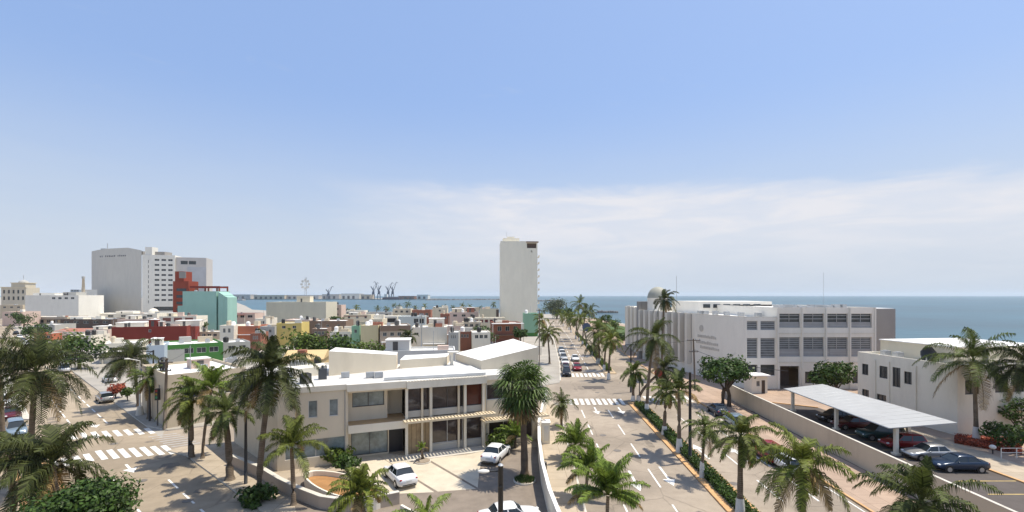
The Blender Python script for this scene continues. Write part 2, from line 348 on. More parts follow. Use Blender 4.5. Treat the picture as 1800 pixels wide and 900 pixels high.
m = MB(); xs = [(8.6, 84), (12.5, 84.2), (12.7, 86.4), (8.7, 86.1)]; m.quad(*[(x, y, .026) for x, y in [(12.2, 82.2), (15.9, 82.4), (16.1, 85.2), (12.2, 85.0)]]); struct('asphalt_patch', m, DARKASPH)

# ------------------------------------------------------------------ building kit
FT = {'F': lambda w, d: (lambda u, v, n: (u, -n, v)), 'L': lambda w, d: (lambda u, v, n: (-n, u, v)), 'R': lambda w, d: (lambda u, v, n: (w + n, u, v)), 'B': lambda w, d: (lambda u, v, n: (u, d + n, v))}
def facewall(mb, T, W, z0, z1, ops, rec=0.16):
    xs = sorted({0, W} | {max(0, min(W, o[k])) for o in ops for k in (0, 2)}); zs = sorted({z0, z1} | {max(z0, min(z1, o[k])) for o in ops for k in (1, 3)})
    for xa, xb in zip(xs, xs[1:]):
        for za, zb in zip(zs, zs[1:]):
            cx, cz = (xa + xb) / 2, (za + zb) / 2
            if any(o[0] < cx < o[2] and o[1] < cz < o[3] for o in ops): continue
            mb.face([mb.p(*T(xa, za, 0)), mb.p(*T(xb, za, 0)), mb.p(*T(xb, zb, 0)), mb.p(*T(xa, zb, 0))])
    for o in ops:
        a, b, c, d = o[:4]
        for (p, q) in (((a, b), (c, b)), ((c, b), (c, d)), ((c, d), (a, d)), ((a, d), (a, b))):
            mb.face([mb.p(*T(p[0], p[1], 0)), mb.p(*T(q[0], q[1], 0)), mb.p(*T(q[0], q[1], -rec)), mb.p(*T(p[0], p[1], -rec))])
def fbox(mb, T, u0, v0, n0, u1, v1, n1):
    i = [mb.p(*T(u, v, n)) for n in (n0, n1) for (u, v) in ((u0, v0), (u1, v0), (u1, v1), (u0, v1))]
    for q in ((3, 2, 1, 0), (4, 5, 6, 7), (0, 1, 5, 4), (1, 2, 6, 5), (2, 3, 7, 6), (3, 0, 4, 7)): mb.face([i[k] for k in q])
def window(par, T, o, rec=0.16, fm=None, gm=None, name='window', bars=(1, 0), louver=0, child='pane'):
    a, b, c, d = o[:4]; m = MB(); t = 0.06; g = -rec + 0.03
    for q in ((a, b, c, b + t), (a, d - t, c, d), (a, b + t, a + t, d - t), (c - t, b + t, c, d - t)): fbox(m, T, q[0], q[1], g, q[2], q[3], g + .05)
    for k in range(bars[0]): x = a + (c - a) * (k + 1) / (bars[0] + 1); fbox(m, T, x - .025, b + t, g, x + .025, d - t, g + .045)
    for k in range(bars[1]): z = b + (d - b) * (k + 1) / (bars[1] + 1); fbox(m, T, a + t, z - .025, g, c - t, z + .025, g + .04)
    w_ = m.build(name, fm or FRAMEW, par)
    m = MB(); m.face([m.p(*T(a, b, -rec)), m.p(*T(c, b, -rec)), m.p(*T(c, d, -rec)), m.p(*T(a, d, -rec))]); m.build(child, gm or GLASS, w_)
    if louver:
        m = MB()
        for k in range(louver): z = b + (d - b) * (k + .5) / louver; fbox(m, T, a + t, z - .05, g + .06, c - t, z + .05, g + .08)
        m.build('louvre', METAL, w_)
    return w_
def house(name, label, cat, org, rot, w, d, h, wm, ops=None, rm=None, par=0.35, wm2=None, z0=0.14, group=None, extras=(), gm=None, fm=None, bars=(1, 0), louver=0):
    """local x along the front, local +y into the building"""
    ops = ops or {}
    t = thing(name, label, cat, (org[0], org[1], z0), R(rot), group)
    H = h - z0; m = MB()
    for k in 'FLRB': facewall(m, FT[k](w, d), w if k in 'FB' else d, 0, H, ops.get(k, []))
    # parapet
    th = 0.18
    for q in ((0, 0, w, th), (0, d - th, w, d), (0, th, th, d - th), (w - th, th, w, d - th)):
        m.quad((q[0], q[1], H), (q[2], q[1], H), (q[2], q[3], H), (q[0], q[3], H))
    for (a, b) in (((th, th), (w - th, th)), ((w - th, th), (w - th, d - th)), ((w - th, d - th), (th, d - th)), ((th, d - th), (th, th))):
        m.quad((*a, H), (*b, H), (*b, H - par), (*a, H - par))
    m.build('wall', wm, t)
    m = MB(); m.quad((th, th, H - par), (w - th, th, H - par), (w - th, d - th, H - par), (th, d - th, H - par)); m.build('roof', rm or ROOFW, t)
    for k, os_ in ops.items():
        T = FT[k](w, d)
        for o in os_:
            kind = o[4] if len(o) > 4 else 'window'
            if kind == 'door': window(t, T, o, name='door', fm=FRAMED, gm=mat('door_panel', (0.10, 0.07, 0.05), 0.6), bars=(0, 0), child='panel')
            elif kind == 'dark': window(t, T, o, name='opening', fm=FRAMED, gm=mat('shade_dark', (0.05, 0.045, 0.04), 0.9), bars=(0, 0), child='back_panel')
            else: window(t, T, o, gm=gm, fm=fm, bars=bars, louver=louver)
    for e in extras: extra(t, e, H, par)
    return t
def extra(t, e, H, par):
    k = e[0]; zr = H - par; m = MB()
    if k == 'tank':      # rooftop water tank: drum with domed lid
        x, y, r = e[1:4]; m.tube([(x, y, zr), (x, y, zr + 1.0 * r * 1.6), (x, y, zr + r * 2.0), (x, y, zr + r * 2.2)], [r, r, r * .7, r * .3], 12); m.build('water_tank', e[4] if len(e) > 4 else BLACK, t, True)
    elif k == 'box':     # stair head / upper room
        x0, y0, x1, y1, hh = e[1:6]; mm = e[6] if len(e) > 6 else WHITE
        m.box(x0, y0, zr, x1, y1, H + hh - .12); o = m.build('roof_room', mm, t)
        q = MB(); q.box(x0 - .12, y0 - .12, H + hh - .12, x1 + .12, y1 + .12, H + hh); q.build('room_roof', ROOFW, o)
        q = MB(); q.box(x0 + (x1 - x0) * .3, y0 - .04, zr + .1, x0 + (x1 - x0) * .3 + .8, y0 - .003, min(zr + 2.1, H + hh - .3)); q.build('door', FRAMED, o)
    elif k == 'ac':
        for (x, y) in e[1]: m = MB(); m.box(x, y, zr + .1, x + .9, y + .8, zr + .85); m.tube([(x + .45, y + .4, zr + .85), (x + .45, y + .4, zr + .92)], .3, 10); m.build('air_conditioner', METAL, t)
    elif k == 'canopy':  # flat slab over the front
        x0, x1, z, dep = e[1:5]; mm = e[5] if len(e) > 5 else ROOFW
        m.box(x0, -dep, z, x1, .05, z + .18)
        o = m.build('canopy', mm, t); q = MB(); q.box(x0 + .1, -dep + .1, 0, x0 + .3, -dep + .3, z); q.box(x1 - .3, -dep + .1, 0, x1 - .1, -dep + .3, z); q.build('post', WHITE, o)
    elif k == 'balcony':
        x0, x1, z, dep = e[1:5]; mm = e[5] if len(e) > 5 else WHITE
        m.box(x0, -dep, z, x1, .02, z + .15); m.box(x0, -dep, z + .15, x1, -dep + .1, z + 1.0); m.box(x0, -dep + .1, z + .15, x0 + .1, 0, z + 1.0); m.box(x1 - .1, -dep + .1, z + .15, x1, 0, z + 1.0); m.build('balcony', mm, t)
    elif k == 'band':
        x0, x1, z0, z1, mm = e[1:6]; m.box(x0, -.05, z0, x1, -.003, z1); m.build('painted_band', mm, t)
    elif k == 'gable':
        x0, x1, y0, y1, hh, mm = e[1:7]; ym = (y0 + y1) / 2
        a = [m.p(x0, y0, H + .02), m.p(x1, y0, H + .02), m.p(x1, y1, H + .02), m.p(x0, y1, H + .02), m.p(x0, ym, H + hh), m.p(x1, ym, H + hh)]
        for f in ((0, 1, 5, 4), (3, 2, 5, 4), (0, 4, 3), (1, 5, 2)): m.face([a[i] for i in f])
        m.build('gable_roof', mm, t)
def row(n, x0, x1, w, z0, z1): 
    return [(x0 + (x1 - x0) * (i + .5) / n - w / 2, z0, x0 + (x1 - x0) * (i + .5) / n + w / 2, z1) for i in range(n)]
def pxhouse(name, label, p0, p1, top, Y, d, rot, wm, **kw):
    a = R(rot); X0 = (p0 - 900) / F * Y; t1 = (p1 - 900) / F
    s = (t1 * Y - X0) / (math.cos(a) - t1 * math.sin(a)); 
    # height so the mid of the front shows at the requested row
    Ym = Y + s / 2 * math.sin(a); h = Zat(top, Ym); kw.setdefault('ops', None)
    if callable(kw['ops']): kw['ops'] = kw['ops'](s, d, h)
    ex = kw.get('extras', ()); kw['extras'] = ex(s, d, h) if callable(ex) else ex
    return house(name, label, kw.pop('cat', 'house'), (X0, Y), rot, s, d, h, wm, **kw)

# ------------------------------------------------------------------ vegetation
def frond(mb, o, az, el, Lr, M, droop, lw, lf, rr, dry=False, wind=(0, 0)):
    """pinnate palm leaf: arching rachis with two rows of hanging leaflets"""
    d0 = Vector((math.cos(az) * math.cos(el), math.sin(az) * math.cos(el), math.sin(el)))
    pts = []; p = Vector(o); d = d0.copy(); n = 9; st = Lr / n; twist = rr.uniform(-.5, .5)
    for i in range(n + 1):
        pts.append(p.copy()); p = p + d * st
        d = (d + Vector((wind[0] * .05, wind[1] * .05, -droop * (0.55 + i * .16)))).normalized()
    def at(t):
        x = t * n; i = min(int(x), n - 1); return pts[i].lerp(pts[i + 1], x - i), (pts[i + 1] - pts[i]).normalized()
    for i in range(n):
        a, b = pts[i], pts[i + 1]; dd = (b - a).normalized(); s = dd.cross(Vector((0, 0, 1)))
        s = s.normalized() if s.length > .05 else Vector((1, 0, 0)); wa = .045 * (1 - i / n) + .012
        q = [mb.p(*(a - s * wa)), mb.p(*(a + s * wa)), mb.p(*(b + s * wa * .8)), mb.p(*(b - s * wa * .8))]; mb.face(q)
    for j in range(M):
        t = .14 + .86 * (j + .5) / M; c, dd = at(min(t, .999)); s = dd.cross(Vector((0, 0, 1)))
        s = s.normalized() if s.length > .05 else Vector((1, 0, 0)); up = s.cross(dd).normalized()
        ll = lf * (math.sin(PI * (0.10 + .86 * t)) ** .6) * rr.uniform(.8, 1.12)
        for sg in (-1, 1):
            sd_ = (s * sg * math.cos(twist * .5) + dd * (.45 + .5 * t) + up * rr.uniform(.05, .35)).normalized()
            m1 = c + sd_ * ll * .5; e = m1 + (sd_ * .55 + Vector((wind[0] * .12, wind[1] * .12, -1.15 * rr.uniform(.6, 1.3)))).normalized() * ll * .55
            wv = dd * lw * .5
            i0 = mb.p(*(c - wv)); i1 = mb.p(*(c + wv)); i2 = mb.p(*(m1 + wv * .9)); i3 = mb.p(*(m1 - wv * .9)); i4 = mb.p(*e)
            mb.face([i0, i1, i2, i3]); mb.face([i3, i2, i4])
def palm_parts(t, H, lean, Rr, seed, kind='coconut', wind=(-.5, .1), whitewash=0, nf=None, tr=None):
    rr = random.Random(seed); m = MB(); r0 = tr or (.20 if kind != 'young' else .13)
    if kind == 'fan': r0 = .30
    pts = [(0, 0, -.1)]; rs = [r0 * 1.75]
    for i in range(0, 9):
        f = (i + .6) / 8.6; pts.append((lean[0] * f ** 1.6, lean[1] * f ** 1.6, H * f)); rs.append(r0 * (1.15 - .42 * f) * (1.05 if i % 2 else .97))
    m.tube(pts, rs, 9)
    tk = m.build('trunk', TRUNK if kind != 'fan' else TRUNKD, t, True)
    if whitewash:
        m = MB(); m.tube([(0, 0, 0), (lean[0] * .01, 0, whitewash)], [r0 * 1.85, r0 * 1.30], 10, False); m.build('whitewash', TRUNKW, tk, True)
    c = Vector((lean[0], lean[1], H)); m = MB()
    if kind == 'fan':
        for k in range(nf or 46):
            az_ = rr.uniform(0, 2 * PI); el_ = math.asin(min(.98, max(-.95, 1 - 1.9 * (k + .5) / (nf or 46)))); d = Vector((math.cos(az_) * math.cos(el_), math.sin(az_) * math.cos(el_), math.sin(el_)))
            pl = Rr * rr.uniform(.42, .58); b = c + d * pl + Vector((0, 0, -.15 * pl)); m.cm = 1 if el_ < -.62 else 0
            s = d.cross(Vector((0, 0, 1))).normalized(); u = s.cross(d).normalized()
            m.quad(c - s * .03, c + s * .03, b + s * .02, b - s * .02)
            for j in range(15):
                an = R(-115 + 230 * j / 14); v = (d * math.cos(an) + s * math.sin(an)).normalized(); ln = Rr * .5 * rr.uniform(.85, 1.1)
                mid = b + v * ln * .6; e = mid + (v * .6 + Vector((0, 0, -.55))).normalized() * ln * .45; wv = v.cross(u).normalized() * .075
                i = [m.p(*(b)), m.p(*(mid + wv)), m.p(*(mid - wv)), m.p(*e)]; m.face([i[0], i[1], i[2]]); m.face([i[2], i[1], i[3]])
        m.build('crown', [mat('fan_leaf', (.075, .115, .024), .55, .25, .6, kind='leaf', spec=.25), LEAFB], t)
        m = MB()
        for k in range(90):
            az_ = rr.uniform(0, 2 * PI); z_ = rr.uniform(-2.4, -.3); p = c + Vector((math.cos(az_) * .32, math.sin(az_) * .32, z_)); e = p + Vector((math.cos(az_) * .3, math.sin(az_) * .3, -.9)); s = Vector((-math.sin(az_), math.cos(az_), 0)) * .1
            m.quad(p - s, p + s, e + s, e - s)
        m.build('dead_leaf_skirt', LEAFB, t); return
    nf = int((nf or {'coconut': 24, 'young': 17, 'windy': 26, 'royal': 20}[kind]) * (1.55 if kind == 'windy' and Rr > 3 else 1.0))
    M = 32 if Rr > 2.2 else 20; lf = Rr * .31
    gap = rr.uniform(0, 2 * PI)
    for k in range(nf):
        f = (k + .5) / nf; a = k * 2.39996 + rr.uniform(-.45, .45)
        e = R(84 - 130 * f ** .85 + rr.uniform(-14, 14))
        if kind == 'young': e = R(84 - 82 * f + rr.uniform(-6, 6))
        if kind == 'royal': e = R(80 - 85 * f + rr.uniform(-8, 8))
        ln = Rr * rr.uniform(.88, 1.24) * (.82 if f < .15 else 1)
        m.cm = 1 if (f > .9 and rr.random() < .75) else 0
        if kind != 'young' and math.cos(a - gap) > .8 and rr.random() < .5: continue
        wd = (wind[0] * rr.uniform(.6, 1.8), wind[1])
        if kind == 'windy': a = math.atan2(math.sin(a) + wind[1] * .5, math.cos(a) + wind[0] * .5)
        frond(m, c + Vector((0, 0, .1)), a, e, ln, M, {'coconut': .165, 'young': .10, 'windy': .185, 'royal': .15}[kind], .062 + Rr * .007, lf, rr, wind=wd)
    m.cm = 0
    cr_ = m.build('crown', [LEAFY if kind == 'young' else (LEAFD if kind == 'windy' else PT[seed % 4]), LEAFB], t)
    if kind in ('coconut', 'windy') and Rr > 2.3:
        m = MB()
        for k in range(9): a = rr.uniform(0, 2 * PI); m.sphere((c.x + math.cos(a) * .34, c.y + math.sin(a) * .34, H - .25 + rr.uniform(-.3, .1)), .13, .13, .17, 8, 5)
        o_ = m.build('coconut_cluster', mat('coconut', (.16, .13, .04), .6, .3, 2), cr_, True); o_['kind'] = 'stuff'
    return cr_
PALMS = []
PT = [LEAFP, mat('palm_leaf_olive', (0.100, 0.118, 0.022), 0.6, 0.25, 0.6, kind='leaf', spec=0.22), mat('palm_leaf_yellow', (0.118, 0.140, 0.022), 0.6, 0.3, 0.6, kind='leaf', spec=0.22), mat('palm_leaf_deep', (0.07, 0.088, 0.02), 0.6, 0.25, 0.6, kind='leaf', spec=0.22)]
def palm(label, base, crown, rp, kind='coconut', seed=None, ww=0, group=None, Y=None, wind=(-.5, .1), nf=None, cat='palm tree', tr=None, name='palm_tree'):
    """base / crown are photo rows used only to read off a ground position, a height and a lean in metres"""
    if Y is None: x, y = G(*base)
    else: x, y = XY(base[0], Y)
    cx = (crown[0] - 900) / F * y; cz = Zat(crown[1], y); 
    t = thing(name, label, cat, (x, y, .14), 0, group or 'palm trees')
    seed = seed or len(PALMS) * 13 + 5; PALMS.append(t)
    palm_parts(t, max(.6, cz - .14), (cx - x, rnd.uniform(-.4, .4)), rp * y / F, seed, kind, wind, ww, nf, tr); return t
def leafcloud(m, c, rx, ry, rz, n, ls, rr, hollow=.55):
    for _ in range(n):
        while True:
            d = Vector((rr.gauss(0, 1), rr.gauss(0, 1), rr.gauss(0, 1)))
            if d.length > .1: break
        d.normalize(); f = hollow + (1 - hollow) * rr.random() ** .7
        p = Vector(c) + Vector((d.x * rx, d.y * ry, d.z * rz)) * f * rr.uniform(.85, 1.12)
        nrm = (d + Vector((rr.uniform(-.9, .9), rr.uniform(-.9, .9), rr.uniform(-.3, 1.2)))).normalized()
        u = nrm.cross(Vector((rr.uniform(-1, 1), rr.uniform(-1, 1), rr.uniform(-1, 1)))).normalized(); v = nrm.cross(u)
        s = ls * rr.uniform(.6, 1.25); i = [m.p(*(p - u * s)), m.p(*(p + v * s * .55)), m.p(*(p + u * s)), m.p(*(p - v * s * .55))]; m.face(i)
def tree(label, x, y, h, Rr, nclump=16, ls=.3, lm=None, seed=1, flat=.75, trunk=None, cat='tree', name='broadleaf_tree', group=None, per=70, z0=.14, stems=1):
    t = thing(name, label, cat, (x, y, z0), 0, group); rr = random.Random(seed); th = trunk if trunk is not None else h - Rr * flat * 1.5
    th = max(.2, th); cz = max(h - Rr * flat, Rr * .3); cl = []
    for k in range(nclump):
        a = rr.uniform(0, 2 * PI); f = rr.random() ** .5 * .72; zz = rr.uniform(-.55, .62) * (1 - f * .4)
        cl.append((math.cos(a) * f * Rr, math.sin(a) * f * Rr, cz + zz * Rr * flat, Rr * rr.uniform(.25, .46)))
    m = MB()
    for s in range(stems):
        ox = (s - (stems - 1) / 2) * .9; m.tube([(ox, 0, -.1), (ox + .05, .05, th * .6), (ox * .6, 0, th)], [.05 * h * .9, .035 * h, .028 * h], 8)
    for c in cl[:9]: m.tube([(0, 0, th * .85), (c[0] * .5, c[1] * .5, (th + c[2]) / 2), (c[0] * .9, c[1] * .9, c[2])], [.022 * h, .014 * h, .006 * h], 5, False)
    m.build('trunk', TRUNKD, t, True)
    m = MB()
    for c in cl: leafcloud(m, c[:3], c[3] * 1.15, c[3] * 1.15, c[3] * .78, per, ls, rr)
    m.build('crown', lm or LEAFT, t); return t

# ------------------------------------------------------------------ cars
RUB = mat('tyre_rubber', (0.02, 0.02, 0.02), 0.9, 0.1); RIM = mat('rim_metal', (0.5, 0.5, 0.5), 0.35, 0.05, metal=.8)
CGL = mat('car_glass', (0.02, 0.028, 0.032), 0.06, 0.1, spec=.7); LAMP = mat('lamp_lens', (0.75, 0.76, 0.74), 0.15, 0.05, spec=.6); TAIL = mat('tail_lens', (0.30, 0.02, 0.02), 0.2, 0.1, spec=.6); PLATE = mat('plate', (0.6, 0.6, 0.55), 0.6)
def paint(n, c, metal=0.15): return mat('paint_' + n, c, 0.22, 0.03, 1, metal=metal, spec=.55)
def car(label, x, y, head, pm, kind='sedan', group=None, name='parked_car', z0=.02, cat='car', Lc=None, parts=True):
    """head: direction of the nose in degrees; local +x = nose"""
    t = thing(name, label, cat, (x, y, z0), R(head), group)
    Lh = (Lc or {'sedan': 4.5, 'hatch': 4.0, 'suv': 4.5, 'van': 4.8}[kind]) / 2; W = .87
    zb = {'sedan': .92, 'hatch': .95, 'suv': 1.05, 'van': 1.1}[kind]; zr = {'sedan': 1.43, 'hatch': 1.5, 'suv': 1.7, 'van': 1.95}[kind]
    def side(q):  # upper line of the lower body, q in -1..1 (rear..front)
        if kind == 'sedan': return interp([(-1, .78), (-.95, .93), (-.62, .98), (.4, .93), (.8, .80), (.96, .66), (1, .5)], q)
        if kind == 'hatch': return interp([(-1, .7), (-.97, .95), (.45, .95), (.82, .82), (.96, .66), (1, .5)], q)
        return interp([(-1, .8), (-.98, 1.02), (.45, 1.05), (.85, .95), (.97, .75), (1, .55)], q)
    st = [-1, -.975, -.93, -.82, -.7, -.5, -.25, 0, .25, .45, .6, .75, .86, .93, .975, 1]
    m = MB(); rings = []
    for q in st:
        xx = q * Lh; e = 1 - .16 * max(0, (abs(q) - .72) / .28) ** 2; w_ = W * e; zt = side(q); lo = .24 + .10 * max(0, (abs(q) - .85) / .15)
        prof = [(0, lo), (w_ * .86, lo), (w_ * .98, lo + .12), (w_, .52), (w_ * .985, zt - .12), (w_ * .93, zt - .03), (w_ * .78, zt), (0, zt + .035)]
        rings.append([m.p(xx, -a, b) for a, b in prof] + [m.p(xx, a, b) for a, b in reversed(prof[1:-1])])
    n = len(rings[0])
    for a, b in zip(rings, rings[1:]):
        for j in range(n): m.face([a[j], a[(j + 1) % n], b[(j + 1) % n], b[j]])
    m.face(rings[0][::-1]); m.face(rings[-1]); body = m.build('body', pm, t, True)
    cab = {'sedan': [(-.66, -.44), (.42, .12)], 'hatch': [(-.96, -.80), (.50, .14)], 'suv': [(-.97, -.86), (.50, .20)], 'van': [(-.98, -.9), (.62, .35)]}[kind]
    r0, r1, f0, f1 = cab[0][0] * Lh, cab[0][1] * Lh, cab[1][0] * Lh, cab[1][1] * Lh
    m = MB(); wb, wt = W * .90, W * .68
    A = [(r0, zb - .03, wb), (f0, zb - .05, wb)]; B = [(r1, zr - .04, wt), (f1, zr - .04, wt)]
    q = [m.p(A[0][0], -wb, A[0][1]), m.p(A[1][0], -wb, A[1][1]), m.p(A[1][0], wb, A[1][1]), m.p(A[0][0], wb, A[0][1]), m.p(B[0][0], -wt, B[0][1]), m.p(B[1][0], -wt, B[1][1]), m.p(B[1][0], wt, B[1][1]), m.p(B[0][0], wt, B[0][1])]
    for f in ((0, 1, 5, 4), (1, 2, 6, 5), (2, 3, 7, 6), (3, 0, 4, 7), (4, 5, 6, 7)): m.face([q[k] for k in f])
    m.build('window', CGL, t)
    m = MB(); xs = [r1 - .06, r1 + .12, (r1 + f1) / 2, f1 - .12, f1 + .06]; rg = []
    for k, xx in enumerate(xs):
        e = 1 if 0 < k < 4 else .94; zz = zr + (.03 if k in (1, 3) else .045 if k == 2 else -.02)
        rg.append([m.p(xx, -wt * e - .03, zr - .07), m.p(xx, -wt * e * .85, zz), m.p(xx, 0, zz + .02), m.p(xx, wt * e * .85, zz), m.p(xx, wt * e + .03, zr - .07)])
    for a, b in zip(rg, rg[1:]):
        for j in range(4): m.face([a[j], a[j + 1], b[j + 1], b[j]])
    for sg in (-1, 1):   # pillars
        for (xa, xb) in ((f0, f1), (r0, r1), ((r0 * .4 + f0 * .6) - .25, (r1 * .35 + f1 * .65) - .2)):
            hw = .05; m.quad((xa - hw, sg * (wb + .012), zb - .05), (xa + hw, sg * (wb + .012), zb - .05), (xb + hw, sg * (wt + .012), zr - .04), (xb - hw, sg * (wt + .012), zr - .04))
    m.build('roof', pm, t, True)
    wr = .31 if kind in ('sedan', 'hatch') else .36
    for xx in (-.60 * Lh, .63 * Lh):
        for sg in (-1, 1):
            m = MB(); m.tube([(xx, sg * (W - .06), wr), (xx, sg * (W + .004), wr)], wr + .07, 18); m.build('wheel_arch', BLACK, t)
            m = MB(); m.tube([(xx, sg * (W - .20), wr), (xx, sg * (W - .01), wr), (xx, sg * (W + .025), wr)], [wr, wr, wr - .03], 18); wq = m.build('wheel', RUB, t, False)
            m = MB(); m.tube([(xx, sg * (W + .02), wr), (xx, sg * (W + .035), wr)], wr * .66, 12)
            m.build('rim', RIM, wq)
    if parts:
        for sg in (-1, 1):
            m = MB(); m.sphere((Lh * .935, sg * W * .68, .66), .14, .16, .085, 10, 6); m.build('headlight', LAMP, t, True)
            m = MB(); m.sphere((-Lh * .955, sg * W * .74, .80), .09, .13, .11, 10, 6); m.build('taillight', TAIL, t, True)
            m = MB(); m.sphere((f0 - .28, sg * (W + .07), zb + .03), .08, .11, .07, 8, 5); m.build('side_mirror', pm, t, True)
        m = MB(); m.box(-Lh - .012, -.22, .62, -Lh + .05, .22, .74); m.build('number_plate', PLATE, t)
        m = MB(); m.box(Lh - .1, -.5, .36, Lh + .008, .5, .46); m.build('grille', BLACK, t); m = MB(); m.box(-Lh - .008, -.55, .36, -Lh + .1, .55, .44); m.build('rear_bumper', BLACK, t)
    return t

# ------------------------------------------------------------------ showroom on its triangular block
BEI = wallm('beige', (0.69, 0.62, 0.51), .4); SHOWG = glass('showroom_glass', (0.055, 0.04, 0.035), .07); SLAT = mat('pergola_cream', (0.66, 0.55, 0.38), .75, .12, 1.5, .3)
def showroom():
    a = R(22.5); org = (-21.1, 43.5); t = thing('showroom_building', 'long two-storey beige showroom with glass front, cream pergola strips and white wedge roofs', 'building', (*org, .14), a)
    ca, sa = math.cos(a), math.sin(a)
    def loc(X, Y): dx, dy = X - org[0], Y - org[1]; return (dx * ca + dy * sa, -dx * sa + dy * ca)
    C = loc(-1, 66); D = loc(-30, 52.2); H = 7.35; FB = 3.55
    TF = FT['F'](26, 12)
    # front: solid part 0..6.03 (two storeys)
    m = MB(); sw = [(2.55, 4.55, 3.35, 6.15), (4.35, 4.55, 5.15, 6.15), (.6, .9, 5.8, 2.6)]
    facewall(m, TF, 6.03, 0, H, sw, .14)
    # left side, back and right side of the shell
    def wallseg(p, q, z0, z1): m.quad((*p, z0), (*q, z0), (*q, z1), (*p, z1))
    wallseg((0, 0), D, 0, H); wallseg(D, C, 0, H); wallseg(C, (25.9, 0), 0, H)
    # recess 6.03..11.5: back wall at y=1.3 with window openings, side cheeks
    rec = [(6.5, 4.9, 9.55, 6.55), (6.4, .15, 9.9, 2.9)]
    T1 = lambda u, v, n: (u, 1.3 - n, v)
    def fw(T, x0, x1, z0, z1, ops, r=.14):
        sh = lambda u, v, n: T(u + x0, v, n); facewall(m, sh, x1 - x0, z0, z1, [(o[0] - x0, o[1], o[2] - x0, o[3]) for o in ops], r)
    fw(T1, 6.03, 9.85, FB, H, [rec[0]]); fw(T1, 6.03, 10.0, 0, FB - .2, [rec[1]])
    m.quad((6.03, 0, FB), (6.03, 1.3, FB), (6.03, 1.3, H), (6.03, 0, H)); m.quad((9.85, 1.3, FB), (9.85, 3.0, FB), (9.85, 3.0, H), (9.85, 1.3, H)); m.quad((6.03, 0, 0), (6.03, 1.3, 0), (6.03, 1.3, FB), (6.03, 0, FB))
    # right wing 19.6..25.9
    rw = [(19.9, 4.75, 25.5, 6.4), (20.2, .3, 25.3, 2.6)]
    fw(TF, 19.6, 25.9, 0, H, rw, .2)
    m.quad((10.0, 1.3, 0), (10.0, 3, 0), (10.0, 3, FB - .2), (10.0, 1.3, FB - .2)); m.quad((9.85, 3.0, FB), (11.6, 3.0, FB), (11.6, 3.0, H), (9.85, 3.0, H))
    m.build('wall', BEI, t)
    for o in sw[:2]: window(t, TF, o, .14, FRAMEW, GLASSL, bars=(0, 0))
    window(t, TF, sw[2], .14, FRAMEW, GLASSL, bars=(1, 0)); window(t, T1, rec[0], .14, FRAMED, GLASSL, bars=(1, 0)); window(t, T1, rec[1], .14, FRAMED, GLASSL, bars=(1, 0))
    window(t, TF, rw[0], .2, FRAMEW, SHOWG, bars=(2, 0)); window(t, TF, rw[1], .2, FRAMEW, SHOWG, bars=(2, 0))
    # dark doorway, recessed timber wall and glazing of the middle part
    T3 = lambda u, v, n: (u, 3.0 - n, v)
    window(t, lambda u, v, n: (u, 1.6 - n, v), (10.0, 0, 11.45, 3.2), .05, FRAMED, mat('entry_dark', (0.03, 0.03, 0.035), .4), name='door', bars=(0, 0), child='panel')
    m = MB(); m.box(11.5, .5, 0, 13.9, .62, 3.3); m.build('timber_panel', mat('timber_warm', (0.42, 0.31, 0.18), .7, .2, 1.6, .2, kind='planks'), t)
    for (u0, u1, z0, z1) in ((11.55, 13.85, FB + .75, H - .75), (14.1, 17.4, FB + .75, H - .75), (17.65, 19.5, FB + .75, H - .75), (14.1, 17.4, .75, 3.25), (17.65, 19.5, .75, 3.25)):
        window(t, lambda u, v, n: (u, .35 - n, v), (u0, z0, u1, z1), .05, FRAMED if z0 > 3 else FRAMEW, SHOWG if u0 < 17.5 or z0 < 3 else mat('red_glass', (0.11, 0.03, 0.022), .1, .3, spec=.5), bars=(1, 0) if u1 - u0 > 2.4 else (0, 0))
    m = MB()
    m.box(11.55, .22, FB + .1, 19.5, .40, FB + .75); m.box(14.1, .22, .0, 19.5, .40, .75); m.build('spandrel', mat('wall_pale_panel', (0.50, 0.475, 0.42), .8, .08, .6, .2), t)
    for u in (11.5, 13.92, 17.5, 19.5): 
        m = MB(); m.box(u - .13, -.32, -.0, u + .13, -.06, H - .7); m.build('column', WHITE, t)
    for u in (13.1, 16.9): 
        m = MB(); m.box(u - .1, .0, 0, u + .1, .2, H - .7); m.build('column', BEI, t)
    # balcony slab
    m = MB(); m.box(6.033, -.35, FB - .75, 11.6, 3.0, FB); m.build('balcony_slab', WHITE, t)
    m = MB(); m.box(6.05, -.3, FB + .004, 11.5, 2.9, FB + .03); m.build('balcony_floor', mat('tile_ochre', (0.50, 0.34, 0.18), .8, .15, 1, .2), t)
    m = MB(); m.box(.003 + 6.05, -.3, H - .72, 11.4, 1.28, H - .45); m.box(11.5, -.33, H - .70, 19.6, 3, H - .42); m.build('soffit', BEI, t)
    # roof fascia
    m = MB(); m.box(5.9, -.5, H - .55, 11.5, -.31, H + .1); m.box(11.45, -.75, H - .66, 19.7, -.34, H + .06); m.box(-.12, -.12, H - .4, 5.9, -.003, H + .1); m.box(19.7, -.2, H - .45, 26.0, -.003, H + .06); m.build('fascia', WHITE, t)
    m = MB()
    for k in range(27): u = 11.6 + k * .3; m.box(u, -.8, H + .062, u + .14, -.3, H + .12)
    m.build('fascia_slat', WHITE, t)
    m = MB(); poly = [(-.1, -.1), (26, -.1), C, D]; m.prism(poly, H - .42, H); m.build('roof', mat('roof_membrane', (.62, .61, .58), .8, .08, .5, .5, kind='slab'), t)
    # low metal sheet roof
    m = MB(); m.prism([(9.5, 1.0), (19.9, .2), (19.9, 5.6), (11.4, 5.6)], H + .05, H + .32); m.build('sheet_roof', mat('roof_sheet', (0.70, 0.69, 0.64), .6, .06, .5, .25), t)
